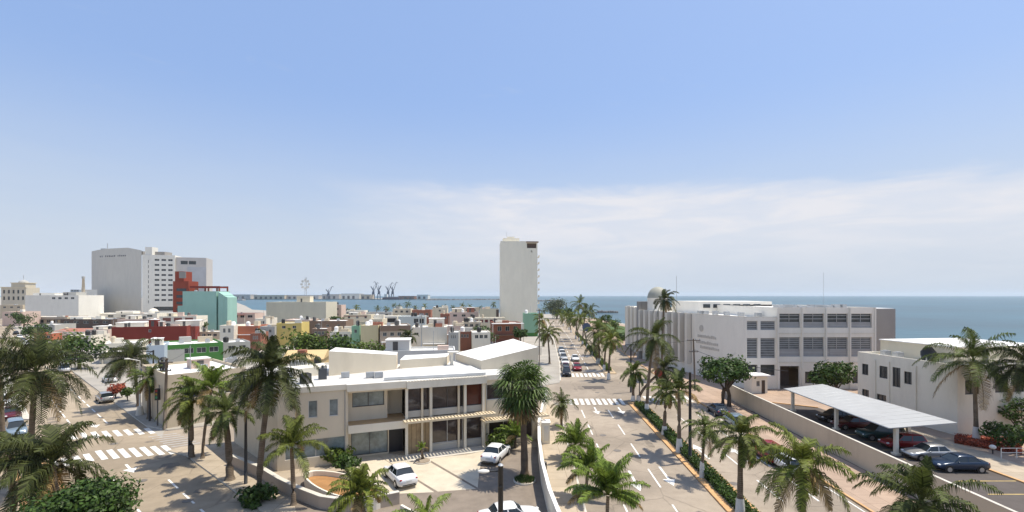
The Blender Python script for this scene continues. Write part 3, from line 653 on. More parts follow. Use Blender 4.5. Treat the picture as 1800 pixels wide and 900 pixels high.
    for u in (5.75, 19.9): m = MB(); m.tube([(u, -.08, .1), (u, -.08, H - .5)], .045, 6); m.build('drain_pipe', METAL, t)
    # pergola canopies
    def perg(u0, u1, z, y0, y1):
        m = MB(); m.box(u0, y0, z, u1, y0 + .1, z + .2); m.box(u0, y1 - .1, z, u1, y1, z + .2)
        k = u0
        while k < u1: m.box(k, y0 + .1, z + .06, k + .19, y1 - .1, z + .17); k += .34
        m.build('pergola', SLAT, t)
    perg(11.1, 20.3, FB - .05, -1.6, -.34); perg(19.2, 26.6, 2.75, -1.5, -.1)
    m = MB()
    m.box(11.3, -1.9, -.12, 19.7, -.0, .06); m.build('plinth', KERBW, t)
    # wedge volumes on the roof
    def wedge(pa, name, mm, zs):
        n = len(pa); m = MB(); a_ = [m.p(*q, H + .003) for q in pa]; b_ = [m.p(*q, z) for q, z in zip(pa, zs)]
        for k in range(n): m.face([a_[k], a_[(k + 1) % n], b_[(k + 1) % n], b_[k]])
        o = m.build(name, mm, t); m = MB(); b2 = [m.p(*q, z + .015) for q, z in zip(pa, zs)]; m.face(b2); m.build('white_roof', ROOFW, o)
    def W(px, Y): return loc(*XY(px, Y))
    wedge([W(578, 51), W(697, 55.5), W(699, 59), W(590, 56.5)], 'rooftop_volume', BEI, [9.95, 9.0, 8.9, 9.75])
    wedge([W(846, 55.4), W(946, 57.0), W(902, 63.8), W(801, 63.0)], 'rooftop_volume', BEI, [8.35, 9.75, 10.1, 8.3])
    wedge([W(703, 56), W(785, 58.8), W(790, 62), W(712, 60)], 'rooftop_volume', BEI, [8.35, 8.35, 8.4, 8.4])
    m = MB(); u, v = W(806, 60); m.box(u - 1.2, v - .8, H, u - .9, v - .5, H + 1.5); m.box(u - 1.5, v - 1.1, H + 1.5, u - .2, v - .2, H + 1.65); m.build('roof_vent', WHITE, t)
    m = MB()
    for px in (598, 640, 655): u, v = W(px, 51.5); m = MB(); m.box(u, v - 2.2, H + .05, u + .8, v - 1.7, H + .6); m.build('air_conditioner', METAL, t)
    m = MB(); u, v = W(567, 49); m.tube([(u, v, H), (u, v, H + 1.4)], .12, 8); m.box(u - .4, v - .3, H, u + .4, v + .3, H + 1.1); m.build('roof_equipment', mat('equipment_dark', (.08, .085, .09), .6), t)
    u, v = W(537, 46.8); m = MB(); m.tube([(u, v, H), (u, v, H + .9), (u, v, H + 1.0)], [.55, .55, .3], 12); m.build('water_tank', BLACK, t, True)
    # parapet step at the left roof part
    m = MB(); p = W(515, 49.5); q = W(575, 52.2); m.prism([p, q, (q[0] - .3, q[1] + 2.5), (p[0] - .3, p[1] + 2.5)], H, H + .9); m.build('parapet', WHITE, t)
    return t
showroom()

# lot surfaces
m = MB(); m.prism([(3.2, 34), (2.6, 50.6), (-3.5, 48.4), (-19.5, 42), (-15, 34), (-8, 27), (1.9, 24)], .1, .15); struct('car_park', m, LOTASPH)
m = MB()
pads = [[G(575, 812, .15), G(690, 869, .15), G(765, 866, .15), G(648, 790, .15)], [G(655, 795, .15), G(770, 865, .15), G(838, 860, .15), G(740, 803, .15)], [G(745, 803, .15), G(840, 858, .15), G(843, 828, .15), G(850, 792, .15), G(820, 800, .15)]]
for k, p in enumerate(pads):
    c = Vector((sum(q[0] for q in p) / len(p), sum(q[1] for q in p) / len(p))); p = [tuple(c + (Vector(q) - c) * .985) for q in p]; m.prism(p, .14, .162 + k * .001)
struct('car_park', m, LOTCON)
# white curved boundary wall on the right of the lot
def ribbon(path, w_, z0, z1, name, label, cat, mm, capm=None, cap=.0, z1b=None):
    c0 = path[0]; t = thing(name, label, cat, (c0[0], c0[1], 0)); m = MB(); mc = MB(); n = len(path)
    L_ = []; R_ = []
    for k in range(n):
        a = Vector(path[max(0, k - 1)]); b = Vector(path[min(n - 1, k + 1)]); d = (b - a).normalized(); nn = Vector((-d.y, d.x)); p = Vector(path[k]) - Vector(c0)
        L_.append(p + nn * w_ / 2); R_.append(p - nn * w_ / 2)
    for k in range(n - 1):
        poly = [tuple(L_[k]), tuple(R_[k]), tuple(R_[k + 1]), tuple(L_[k + 1])]; za = z1 if z1b is None else z1 + (z1b - z1) * k / (n - 1); zb = z1 if z1b is None else z1 + (z1b - z1) * (k + 1) / (n - 1)
        m.prism(poly, z0, [za, za, zb, zb])
        if capm: e = 1.25; pc = (L_[k] + R_[k]) / 2; pd = (L_[k + 1] + R_[k + 1]) / 2; mc.prism([tuple(pc + (L_[k] - pc) * e), tuple(pc + (R_[k] - pc) * e), tuple(pd + (R_[k + 1] - pd) * e), tuple(pd + (L_[k + 1] - pd) * e)], za + .002, [za + cap, za + cap, zb + cap, zb + cap])
    m.build('wall', mm, t)
    if capm: mc.build('coping', capm, t)
    return t
ribbon([(3.9, 26), (3.15, 30), (2.72, 35), (2.55, 41), (2.65, 47), (3.0, 54), (3.9, 62), (5.0, 70)], .22, .1, 1.95, 'boundary_wall', 'curved white boundary wall between the showroom car park and the avenue pavement', 'wall', WHITE, ROOFW, .05)
t = thing('meter_cabinet', 'white box cabinet on the pavement side of the curved white wall', 'cabinet', (3.3, 52.2, .14)); m = MB(); m.box(-.1, -.6, 0, .75, .6, 2.2); m.build('body', WHITE, t); m = MB(); m.box(-.15, -.68, 2.2, .82, .68, 2.3); m.build('lid', ROOFW, t); m = MB(); m.box(.1, -.62, .3, .6, -.604, 1.9); m.build('door', FRAMEW, t)
t = thing('litter_bin', 'small dark bin against the curved white wall on the pavement', 'bin', (2.95, 43.6, .14)); m = MB(); m.tube([(0, 0, 0), (0, 0, .7), (0, 0, .78)], [.17, .2, .12], 10); m.build('body', BLACK, t); m = MB(); m.tube([(0, 0, .79), (0, 0, .84)], [.21, .15], 10); m.build('lid', FRAMED, t)
# low wall round the left of the lot and the brown basin
ribbon([(-26.5, 45.4), (-22.0, 42.2), (-19.0, 39.5), (-16.3, 37.4), (-14.2, 36.0), (-12.2, 35.4), (-10.2, 35.9), (-8.6, 36.8)], .3, .1, 1.05, 'garden_wall', 'low taupe wall curving round the planted basin at the boulevard corner', 'wall', wallm('taupe', (.40, .34, .29)), KERBW, .05)
ribbon([(-8.2, 35.8), (-6.2, 33.8), (-4.8, 31.6), (-3.8, 29)], .2, .1, .5, 'garden_wall', 'thin white kerb wall at the bottom edge of the showroom car park', 'wall', WHITE)
t = thing('planter_basin', 'leaf-shaped basin of brown earth with a white rim beside the showroom car park', 'planter', (-13.6, 38.6, .14), R(-35))
m = MB(); pts = [(4.3 * math.cos(a_) , 1.55 * math.sin(a_) * (1 + .15 * math.cos(a_))) for a_ in [2 * PI * k / 40 for k in range(40)]]
for k in range(40):
    p, q = Vector(pts[k]), Vector(pts[(k + 1) % 40]); m.prism([tuple(p), tuple(q), tuple(q * 1.08), tuple(p * 1.08)], 0, .85)
m.build('rim', WHITE, t); m = MB(); m.prism([(a_ * .99, b_ * .99) for a_, b_ in pts], 0, .45); m.build('earth', mat('brown_earth', (.36, .19, .075), .9, .2, 1.2, .2), t)
for (px, py, r, lb) in ((922, 846, .95, 'round grass patch under the tall fan palm'), (743, 812, .8, 'small round earth bed beside the concrete pads')):
    x, y = G(px, py, .15); t = thing('tree_bed', lb, 'planting bed', (x, y, .15)); m = MB(); m.tube([(0, 0, 0), (0, 0, .12)], r, 20); m.build('rim', KERBW, t)
    m = MB(); m.tube([(0, 0, .1), (0, 0, .17)], r * .88, 20); s = m.build('soil', SOIL, t)
    if px > 900:
        m = MB(); rr = random.Random(4)
        for _ in range(700): a_ = rr.uniform(0, 2 * PI); f = r * .9 * rr.random() ** .5; q = Vector((f * math.cos(a_), f * math.sin(a_), .15)); e = Vector((rr.uniform(-.08, .08), rr.uniform(-.08, .08), rr.uniform(.12, .28))); m.face([m.p(*(q + Vector((.03, 0, 0)))), m.p(*(q - Vector((.03, 0, 0)))), m.p(*(q + e))])
        m.build('grass', LEAFT, t)

# ------------------------------------------------------------------ campus building on the right
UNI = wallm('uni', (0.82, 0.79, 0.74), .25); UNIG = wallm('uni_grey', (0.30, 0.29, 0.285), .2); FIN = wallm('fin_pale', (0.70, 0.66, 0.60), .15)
def campus():
    O = Vector((39.7, 82)); t = thing('campus_building', 'large three-storey pale campus building with louvred windows and a finned side wall', 'building', (*O, .14))
    lc = lambda X, Y: (X - O.x, Y - O.y)
    H1, H2 = 12.1, 13.8; m = MB()
    secA = [(.15, 9.95, 1.95, 11.5), (2.45, 9.95, 4.95, 11.5), (.15, 5.2, 1.95, 8.6), (2.45, 5.2, 4.95, 8.6), (.15, 2.2, 1.95, 4.1), (2.45, 2.2, 4.95, 4.1)]
    sh = lambda x0: (lambda u, v, n: (u + x0, -n, v))
    facewall(m, sh(0), 5.2, 0, H1, secA, .25)
    cols = [5.65 + k * 4.05 for k in range(4)]
    secB = [(c, 10.35, c + 3.55, 12.75) for c in cols] + [(c, 5.45, c + 3.55, 8.75) for c in cols] + [(cols[0] + .1, 0, cols[0] + 3.4, 3.85), (cols[1] + .3, .9, cols[1] + 3.3, 2.9), (cols[2] + .3, .9, cols[2] + 3.3, 2.9), (cols[3] + .3, .9, cols[3] + 3.3, 2.9)]
    sB = [(a - 5.2, b, c - 5.2, d) for a, b, c, d in secB]
    T5 = sh(5.2); facewall(m, T5, 16.7, 0, H2, sB, .35)
    q = lambda p, r, z0, z1: m.quad((*p, z0), (*r, z0), (*r, z1), (*p, z1))
    P1, P2, P3 = lc(36.4, 98), lc(32.6, 121), lc(44.8, 121)
    q((0, 0), P1, 0, H1); q(P1, P2, 0, H1); q(P2, P3, 0, H1); q((5.2, 0), (5.2, 24), H1 - .3, H2); q((21.9, 0), (21.9, 24), 0, H2); q((5.2, 24), (21.9, 24), 0, H2)
    m.build('wall', UNI, t)
    mat('louvre_pane', (.16, .17, .17), .4, .3, 1.2)
    for o in secA: window(t, sh(0), o, .25, FRAMEW, GLASS if o[1] < 4 else mat('louvre_pane', (0, 0, 0)), bars=(0, 0), louver=0 if o[1] < 4 else (4 if o[1] > 9 else 8))
    for k, o in enumerate(secB[:8]): window(t, sh(0), o, .35, FRAMEW, GLASS if k < 4 else mat('louvre_pane', (.16, .17, .17), .4, .3, 1.2), bars=(1, 0), louver=4 if k < 4 else 9)
    for o in secB[:8]:
        m = MB(); fbox(m, sh(0), o[0] + .06, o[1] + .06, -.30, o[2] - .06, o[1] + (o[3] - o[1]) * .40, -.2); m.build('infill_panel', mat('panel_grey', (.42, .42, .41), .7, .06, .8, .2, kind='louver'), t)
    for o in secB[9:]: window(t, sh(0), o, .35, FRAMED, GLASS, bars=(2, 0))
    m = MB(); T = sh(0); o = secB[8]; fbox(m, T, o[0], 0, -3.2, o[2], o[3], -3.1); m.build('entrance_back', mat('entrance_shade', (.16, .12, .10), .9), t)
    # ribs between bays, floor bands
    for c in [5.2] + [x - .32 for x in cols[1:]] + [21.7]:
        m = MB(); m.box(c, -.28, 0, c + .16, -.003, H2); m.build('rib', UNI, t)
    for z in (4.4, 9.3): 
        m = MB(); m.box(5.37, -.08, z, 21.69, -.004, z + .18); m.build('floor_band', WHITE, t)
    m = MB(); m.prism([(.2, .2), (5.2, .2), (5.2, 39), lc(32.9, 120.8), (P1[0] + .2, P1[1])], H1 - .5, H1 - .25); m.box(5.4, .2, H2 - .5, 21.7, 23.8, H2 - .3); m.build('roof', ROOFW, t)
    m = MB()
    def para_(p, r, z, w_=.25):
        p = Vector(p); r = Vector(r); d = (r - p).normalized(); n = Vector((-d.y, d.x)) * w_; m.prism([tuple(p - n * .1), tuple(r - n * .1), tuple(r - n), tuple(p - n)], z - .2, z + .12)
    para_((0, 0), P1, H1); para_(P1, P2, H1); para_((5.2, 0), (0, 0), H1); m.build('parapet', WHITE, t)
    # fins on the avenue side
    a = Vector(P1); b = Vector(P2); d = (b - a).normalized(); n = Vector((-d.y, d.x))
    if n.x > 0: n = -n
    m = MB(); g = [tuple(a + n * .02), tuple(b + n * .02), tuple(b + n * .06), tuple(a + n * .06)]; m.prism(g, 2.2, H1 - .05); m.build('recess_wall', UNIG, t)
    for k in range(9):
        p = a + d * (k * 2.8 + .1); r = p + d * .9; m = MB()
        m.prism([tuple(p + n * .065), tuple(r + n * .065), tuple(r + n * 1.0), tuple(p + n * 1.0)], 2.0, H1 + .15); m.build('fin', FIN, t)
    # tall pylon, far white wing
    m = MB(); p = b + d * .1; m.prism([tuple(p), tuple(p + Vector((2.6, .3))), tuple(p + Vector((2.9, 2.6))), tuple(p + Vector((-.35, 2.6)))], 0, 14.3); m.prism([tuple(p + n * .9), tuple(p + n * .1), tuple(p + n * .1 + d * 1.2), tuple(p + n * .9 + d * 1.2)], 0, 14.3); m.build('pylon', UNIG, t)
    m = MB(); m.prism([lc(33.6, 128), lc(45, 128), lc(45, 154), lc(36, 154)], 0, 12.4); o = m.build('far_wing', WHITE, t)
    for k in range(3):
        y0 = 130 + k * 7; m = MB(); x0 = 33.6 + 2.4 * (y0 - 128) / 26; m.prism([lc(x0 - .5, y0), lc(x0 + .2, y0), lc(x0 + .45, y0 + 2.2), lc(x0 - .25, y0 + 2.2)], 1, 12.7); m.build('fin', FIN, o)
    # upper roof blocks and plant
    m = MB(); m.prism([lc(41, 106), lc(57, 106), lc(57, 118), lc(39, 118)], H1 - .3, 14.5); o = m.build('roof_block', UNI, t)
    for k in range(6): m = MB(); m.box(2.2 + k * 2.2, 23.9, 13.1, 3.7 + k * 2.2, 23.99, 13.9); m.build('window', GLASS, o)
    m = MB(); rr = random.Random(3)
    for (px, Y) in ((1228, 97), (1238, 96), (1255, 95), (1275, 93), (1300, 88), (1330, 86)): x, y = lc(*XY(px, Y)); m = MB(); m.box(x, y, H1 - .25, x + .9, y + .8, H1 + .65); m.build('air_conditioner', METAL, t)
    for k in range(9): x = 8 + k * 1.45 + rr.uniform(-.4, .4); m = MB(); m.box(x, 2.2 + rr.uniform(0, 3), H2 - .3, x + rr.uniform(.5, 1.1), 6, H2 + rr.uniform(.1, .45)); m.build('roof_equipment', METAL, t)
    # dome
    x, y = lc(35.7, 118.5); m = MB(); m.tube([(x, y, H1 - .3), (x, y, 14.6), (x, y, 15.2)], [2.42, 2.42, 2.5], 28); o = m.build('drum', UNI, t)
    m = MB(); m.sphere((x, y, 15.2), 2.45, 2.45, 2.75, 28, 9, 0); m.build('dome', mat('dome_cream', (.36, .35, .28), .6, .1, .6, .2), o, True)
    m = MB(); m.tube([(x + 3.6, y - 3, H1), (x + 3.6, y - 3, 20.5)], .05, 5); m.build('antenna_mast', METAL, t)
    m = MB(); m.tube([(17, 6, H2 - .3), (17, 6, 20)], .025, 5); m.build('antenna_mast', METAL, t)
    # grey end block
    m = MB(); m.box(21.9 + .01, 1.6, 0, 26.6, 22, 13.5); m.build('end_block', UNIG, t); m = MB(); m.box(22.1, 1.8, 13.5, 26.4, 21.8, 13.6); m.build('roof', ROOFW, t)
    # faint raised marks on the blank wall (unreadable lines of lettering and an emblem)
    m = MB(); e = Vector(P1); dd = (-e).normalized(); e_l = e.length; nn = Vector((-dd.y, dd.x)); nn = nn if nn.x < 0 else -nn
    rr = random.Random(11)
    for (z, s0, s1) in ((7.6, 2.2, 8.2), (6.4, 1.6, 8.8), (5.5, 3.0, 8.8)):
        s = s0
        while s < s1: w_ = rr.uniform(.25, .5); p = e + dd * s; r = e + dd * (s + w_); m.prism([tuple(p + nn * .01), tuple(r + nn * .01), tuple(r + nn * .07), tuple(p + nn * .07)], z, z + rr.uniform(.4, .6)); s += w_ + .18
    m.tube([(*(e + dd * 3.4 + nn * .02), 9.4), (*(e + dd * 3.4 + nn * .08), 9.4)], .65, 16)
    m.build('lettering', mat('letter_grey', (.54, .50, .43), .7), t)
campus()
# gate house
x, y = G(1322, 693); t = house('gate_house', 'tiny white gatehouse with flat roof at the campus entrance', 'gatehouse', (x, y), 4, 2.6, 2.4, 2.9, WHITE, {'F': [(.75, 1.1, 1.35, 2.0), (1.6, 0, 2.2, 2.1, 'door')]}, par=.05); t2 = MB(); t2.box(-.35, -.4, 2.78, 2.95, 2.7, 2.95); t2.build('roof_slab', ROOFW, t)
# two-storey building
def annex():
    ops = {'L': [(1.0 + 4.4, 4.75, 2.0 + 4.4, 6.3), (6.9, 4.1, 8.0, 6.6), (8.6, 4.9, 9.9, 6.5), (11.6, 4.9, 12.6, 6.4), (11.5, 1.5, 12.6, 2.9), (8.9, 1.9, 10.3, 2.7)],
           'F': [(1.0, 4.6, 2.9, 6.2), (5.0, 4.7, 6.8, 6.3), (7.4, 4.7, 9.0, 6.3), (11, 4.7, 12.6, 6.3)]}
    t = house('annex_building', 'white two-storey building beside the covered car park, with a stepped roof', 'building', (50.3, 54.6), 8, 17, 13.3, 8.1, WHITE, ops, ROOFW, .4, fm=FRAMED, extras=[('box', 3.2, 3.0, 16.5, 12.9, 1.75, CREAM), ('ac', [(1.0, 10), (1.1, 8.3), (1.0, 4.4)])])
    m = MB(); m.tube([(1.7, 4.8, 7.5), (1.7, 4.8, 8.9), (1.7, 4.8, 9.5)], [.75, .78, .35], 14); m.build('water_tank', BLACK, t, True)
    for k in range(3): 
        m = MB(); x = 9 + k * 2.0; m.box(x, -.75, 3.1, x + .95, -.1, 3.8); m.tube([(x + .3, -.76, 3.45), (x + .3, -.74, 3.45)], .25, 10); m.build('air_conditioner', METAL, t)
    m = MB(); m.box(8.2, -1.2, 2.5, 16.8, -.003, 2.7); m.build('ledge', WHITE, t)
    for u in (4.75, 8.35, 10.4): 
        m = MB(); m.box(-.14, u, 0, -.003, u + .22, 7.2); m.build('rib', WHITE, t)
annex()
# campus boundary wall, canopy, kerbs of the covered car park
ribbon([(30.5 + .0376 * y_, y_) for y_ in (10, 20, 30, 38, 46, 54, 62, 70)] + [(33.5, 75), (35.2, 79.5)], .2, .1, 2.35, 'boundary_wall', 'long beige boundary wall along the right pavement in front of the covered car park', 'wall', wallm('tan', (.54, .48, .385), .5), KERBW, .05)
m = MB(); m.prism([(31.4, 20), (32.6, 66), (38, 71), (43.2, 68), (43.6, 42), (43.9, 20)], .1, .15); struct('car_park', m, DARKASPH)
m = MB(); m.prism([(43.4, 20), (43.4, 64), (47.5, 64), (47.5, 20)], .1, .17); struct('walkway', m, PAVE)
m = MB(); m.prism([(43.1, 20), (43.1, 60), (43.38, 60), (43.38, 20)], .1, .26); m.prism([(33.0, 66.5), (38.2, 71.5), (38.3, 71.2), (33.2, 66.2)], .1, .26); m.prism([(38.2, 71.5), (43.1, 68.2), (43.0, 67.9), (38.3, 71.2)], .1, .26); struct('kerb', m, KERBO)
m = MB()
for k in range(14): y_ = 22 + k * 2.75; para(m, (37.9, y_), (43.0, y_), .11, .158)
struct('parking_line', m, mat('paint_yellow', (.62, .45, .16), .8, .15, 2, .4))
t = thing('carport_canopy', 'long white sloping canopy on pale posts over the parked cars', 'canopy', (38, 47.5, .15)); m = MB()
CA = [(-.8, .2), (5.0, -.8), (5.2, 19.8), (.2, 20.4)]; zt = [2.75, 3.55, 3.5, 2.75]
a_ = [m.p(x, y, z) for (x, y), z in zip(CA, zt)]; b_ = [m.p(x, y, z - .08) for (x, y), z in zip(CA, zt)]
m.face(a_); m.face(b_[::-1])
for k in range(4): m.face([a_[k], a_[(k + 1) % 4], b_[(k + 1) % 4], b_[k]])
m.build('roof_sheet', mat('canopy_white', (.40, .40, .385), .5, .05, .4, .2), t)
m = MB()
for k in range(1, 16):
    f = k / 16; p = Vector((*CA[0], zt[0])).lerp(Vector((*CA[3], zt[3])), f); q = Vector((*CA[1], zt[1])).lerp(Vector((*CA[2], zt[2])), f); m.tube([tuple(p + Vector((0, 0, .02))), tuple(q + Vector((0, 0, .02)))], .022, 4, False)
m.build('sheet_seam', METAL, t)
m = MB(); m.tube([(CA[0][0], CA[0][1], 2.72), (CA[3][0], CA[3][1], 2.72)], .07, 6); m.build('gutter', METAL, t)
for (x, y, z) in ((.2, .6, 2.75), (.3, 9.6, 2.75), (.5, 18.8, 2.78), (4.7, 4.6, 3.42), (4.7, 14.5, 3.42)): m = MB(); m.box(x - .16, y - .16, 0, x + .16, y + .16, z - .1); m.box(x - .3, y - .3, 0, x + .3, y + .3, .18); m.build('post', WHITE, t)
m = MB()
for y in (.6, 9.6, 18.8, 4.6, 14.5): m.tube([(.1, y, 2.62), (4.8, y, 3.36)], .07, 6)
m.build('beam', METAL, t)

# ------------------------------------------------------------------ tall buildings
HSHADE = wallm('hotel_shaded', (.56, .55, .53), .1); HW = wallm('hotel_white', (.74, .73, .70), .12)  # blank slab: its shade is painted in as a greyer hotel wall
def hotel():
    O = XY(250, 355); t = thing('hotel_building', 'tall white hotel block with blank curved slab and a grid of dark windows', 'hotel', (*O, 0))
    lc = lambda px, Y: (XY(px, Y)[0] - O[0], XY(px, Y)[1] - O[1])
    m = MB(); m.prism([lc(161, 388), lc(172, 380), lc(188, 374), lc(205, 370), lc(225, 366), lc(249, 358), lc(249, 385), lc(170, 412)], 0, [51.2, 51.6, 52, 52, 52, 49.2, 49.5, 51.5]); m.build('blank_slab', HSHADE, t)
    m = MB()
    for k in range(11): pass
    rr = random.Random(5)
    for k in range(15):
        px = 176 + k * 3.1
        if k in (2, 9): continue
        Y0 = interp([(172, 380), (188, 374), (205, 370), (225, 366)], px) - .25; p = lc(px, Y0); m.box(p[0], p[1] - .15, 45.6, p[0] + rr.uniform(.5, .95), p[1] + .2, 46.3 + rr.uniform(.1, .6))
    m.build('lettering', mat('letter_dark', (.10, .10, .11), .6), t)
    a = R(20); T = lambda u, v, n: (u * math.cos(a) + n * math.sin(a), u * math.sin(a) - n * math.cos(a), v)
    m = MB(); ops = []
    for r_ in range(9):
        for c_ in range(3): x = 7.6 + c_ * 4.2; z = 41.5 - r_ * 3.72; ops.append((x, z, x + 2.9, z + 1.45))
    slot = [(3.6, 10 + k * 3.72, 4.0, 12.2 + k * 3.72) for k in range(9)]
    facewall(m, T, 20.3, 0, 45.9, ops + slot + [(7, 4.5, 20, 7.5)], .5)
    for (u0, u1, d) in ((0, 20.3, 24),):
        for (p, q) in (((0, 0), (0, -d)), ((0, -d), (20.3, -d)), ((20.3, -d), (20.3, 0))): m.face([m.p(*T(p[0], 0, p[1])), m.p(*T(q[0], 0, q[1])), m.p(*T(q[0], 45.9, q[1])), m.p(*T(p[0], 45.9, p[1]))])
    m.face([m.p(*T(0, 45.9, 0)), m.p(*T(20.3, 45.9, 0)), m.p(*T(20.3, 45.9, -24)), m.p(*T(0, 45.9, -24))]); m.build('wall', HW, t)
    for o in ops: window(t, T, o, .5, FRAMEW, GLASS, bars=(1, 0))
    for o in slot: window(t, T, o, .5, FRAMED, GLASS, bars=(0, 0))
    window(t, T, (7, 4.5, 20, 7.5), .5, FRAMED, GLASS, bars=(3, 0))
    m = MB(); o2 = [(3, 39.4, 7.6, 42), (8.2, 39.4, 13, 42)]; T2 = lambda u, v, n: T(u + 20.6, v, n - 1.5)
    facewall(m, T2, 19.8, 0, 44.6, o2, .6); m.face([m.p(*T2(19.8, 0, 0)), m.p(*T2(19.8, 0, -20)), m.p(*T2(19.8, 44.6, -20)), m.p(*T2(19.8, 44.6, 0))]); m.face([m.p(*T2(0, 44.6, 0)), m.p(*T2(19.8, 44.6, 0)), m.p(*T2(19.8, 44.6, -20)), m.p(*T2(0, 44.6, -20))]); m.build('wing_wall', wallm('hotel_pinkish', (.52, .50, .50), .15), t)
    for o in o2: window(t, T2, o, .6, FRAMED, GLASS, bars=(2, 0))
    m = MB(); fbox(m, T2, 7.5, 14, .01, 19.6, 37.5, .25); m.build('glass_wall', mat('mirror_glass', (.42, .42, .43), .2, .12, .12, spec=.8), t)
    m = MB(); p = lc(255, 357); m.box(p[0], p[1], 45, p[0] + 5.2, p[1] + 6, 51.6); m.build('stair_head', HW, t); m = MB(); p = lc(268, 360); m.box(p[0], p[1], 45.9, p[0] + 9, p[1] + 8, 48.4); m.box(p[0] - 16, p[1] + 4, 46.5, p[0] - 10, p[1] + 8, 49.2); m.build('roof_plant', UNIG, t)
    m = MB(); p = lc(189, 378); m.tube([(*p, 51), (*p, 56.5)], .25, 5); p = lc(177, 382); m.box(p[0], p[1], 51, p[0] + 4, p[1] + 2, 53); m.build('antenna', METAL, t)
    m = MB(); m.prism([lc(150, 345), lc(171, 340), lc(171, 365), lc(150, 370)], 0, 20); m.build('annex', HW, t)
hotel()
def tower():
    x0, y0 = XY(880, 223); w_, d_ = 65 * 223 / F, 17; H = 41.0
    t = thing('apartment_tower', 'slim cream high-rise tower with a blank front and an open roof gallery', 'tower', (x0, y0, 0), R(3)); CW = wallm('tower_cream', (.84, .80, .70), .06)
    m = MB(); o = [(w_ - 4.9, H - 3.2, w_ - .5, H - .9)]; facewall(m, FT['F'](w_, d_), w_, 0, H, o + [(w_ - 2.9, H - 5.2, w_ - 2.5, H - 4.2)], .9)
    for k in 'LB': facewall(m, FT[k](w_, d_), w_ if k == 'B' else d_, 0, H, [], .1)
    ro = [(1.2, z, 4.4, z + 1.6) for z in [8 + 3.1 * i for i in range(10)]]; facewall(m, FT['R'](w_, d_), d_, 0, H, ro, .3)
    m.quad((0, 0, H), (w_, 0, H), (w_, d_, H), (0, d_, H)); m.build('wall', CW, t)
    for q in ro: window(t, FT['R'](w_, d_), q, .3, FRAMED, GLASS)
    m = MB(); m.box(w_ - 4.8, .91, H - 3.2, w_ - .5, 1.0, H - .9); m.build('gallery_back', mat('gallery_brown', (.13, .09, .07), .8), t)
    m = MB(); m.box(w_ - 5.2, -.5, H - .6, w_ + .5, 2, H - .1); m.build('gallery_roof', mat('gallery_slab', (.30, .22, .18), .8), t)
    m = MB()
    for i in range(4): m.box(w_ - 4.6 + i * 1.15, -.04, H - 3.2, w_ - 4.5 + i * 1.15, .04, H - 2.2)
    m.build('gallery_rail', BLACK, t)
    m = MB(); m.box(1.2, 2, H, 8.8, 11, H + 1.6); m.box(3.2, 3, H + 1.6, 6.6, 9, H + 2.4); m.build('roof_room', CW, t)
    for i in range(9): m = MB(); z = 9 + 3.1 * i; m.box(w_ + .003, .6, z - .1, w_ + 1.0, 5, z); m.box(w_ + .9, .6, z, w_ + 1.0, 5, z + .9); m.build('balcony', WHITE, t)
    m = MB(); m.tube([(3, 6, H + 2.4), (3, 6, H + 5)], .06, 5); m.build('antenna', METAL, t)
tower()

# ------------------------------------------------------------------ town houses: (photo columns, roof row, distance) -> metres
TEAL = wallm('teal', (.30, .50, .46), .1); RED = wallm('red', (.22, .040, .030), .25); RED2 = wallm('orange_red', (.28, .06, .035), .2); GREEN = wallm('green', (.07, .21, .055), .2); BLUE = wallm('pale_blue', (.42, .50, .60), .2)
YEL = wallm('yellow', (.62, .50, .18), .2); BRN = wallm('brown', (.24, .17, .13), .3); TAN = wallm('tan2', (.54, .47, .37), .35); ORG = wallm('orange', (.48, .17, .10), .25); MINT = wallm('mint', (.27, .47, .34), .2); PINK = wallm('pink', (.60, .47, .42), .3); GREY = wallm('grey', (.42, .42, .41), .3); OCH = wallm('ochre', (.58, .44, .24), .3); BRICK = wallm('brick', (.30, .13, .09), .3); DKB = wallm('dark_brown', (.10, .075, .065), .3)
def wins(n, w_=1.3, hz=1.3, top=.9, fl=1, L=0, door=False, margin=.6, R_=0):
    def f(s, d, h):
        o = {}; H = h - .14; F_ = []
        for k in range(fl):
            zt = H - top - k * 3.0
            if zt - hz < .25: break
            F_ += row(n, margin, s - margin, min(w_, (s - 2 * margin) / n * .75), zt - hz, zt)
        if door and H > 2.4:
            q = (s * .5 - .5, 0, s * .5 + .5, 2.1, 'door')
            if not any(a[0] < q[2] and a[2] > q[0] and a[1] < q[3] for a in F_): F_.append(q)
        o['F'] = F_
        if L: o['L'] = row(L, 1, d - 1, 1.1, H - top - hz, H - top)
        return o
    return f
GH = 'houses and flat-roofed buildings of the town'
CL = random.Random(99)
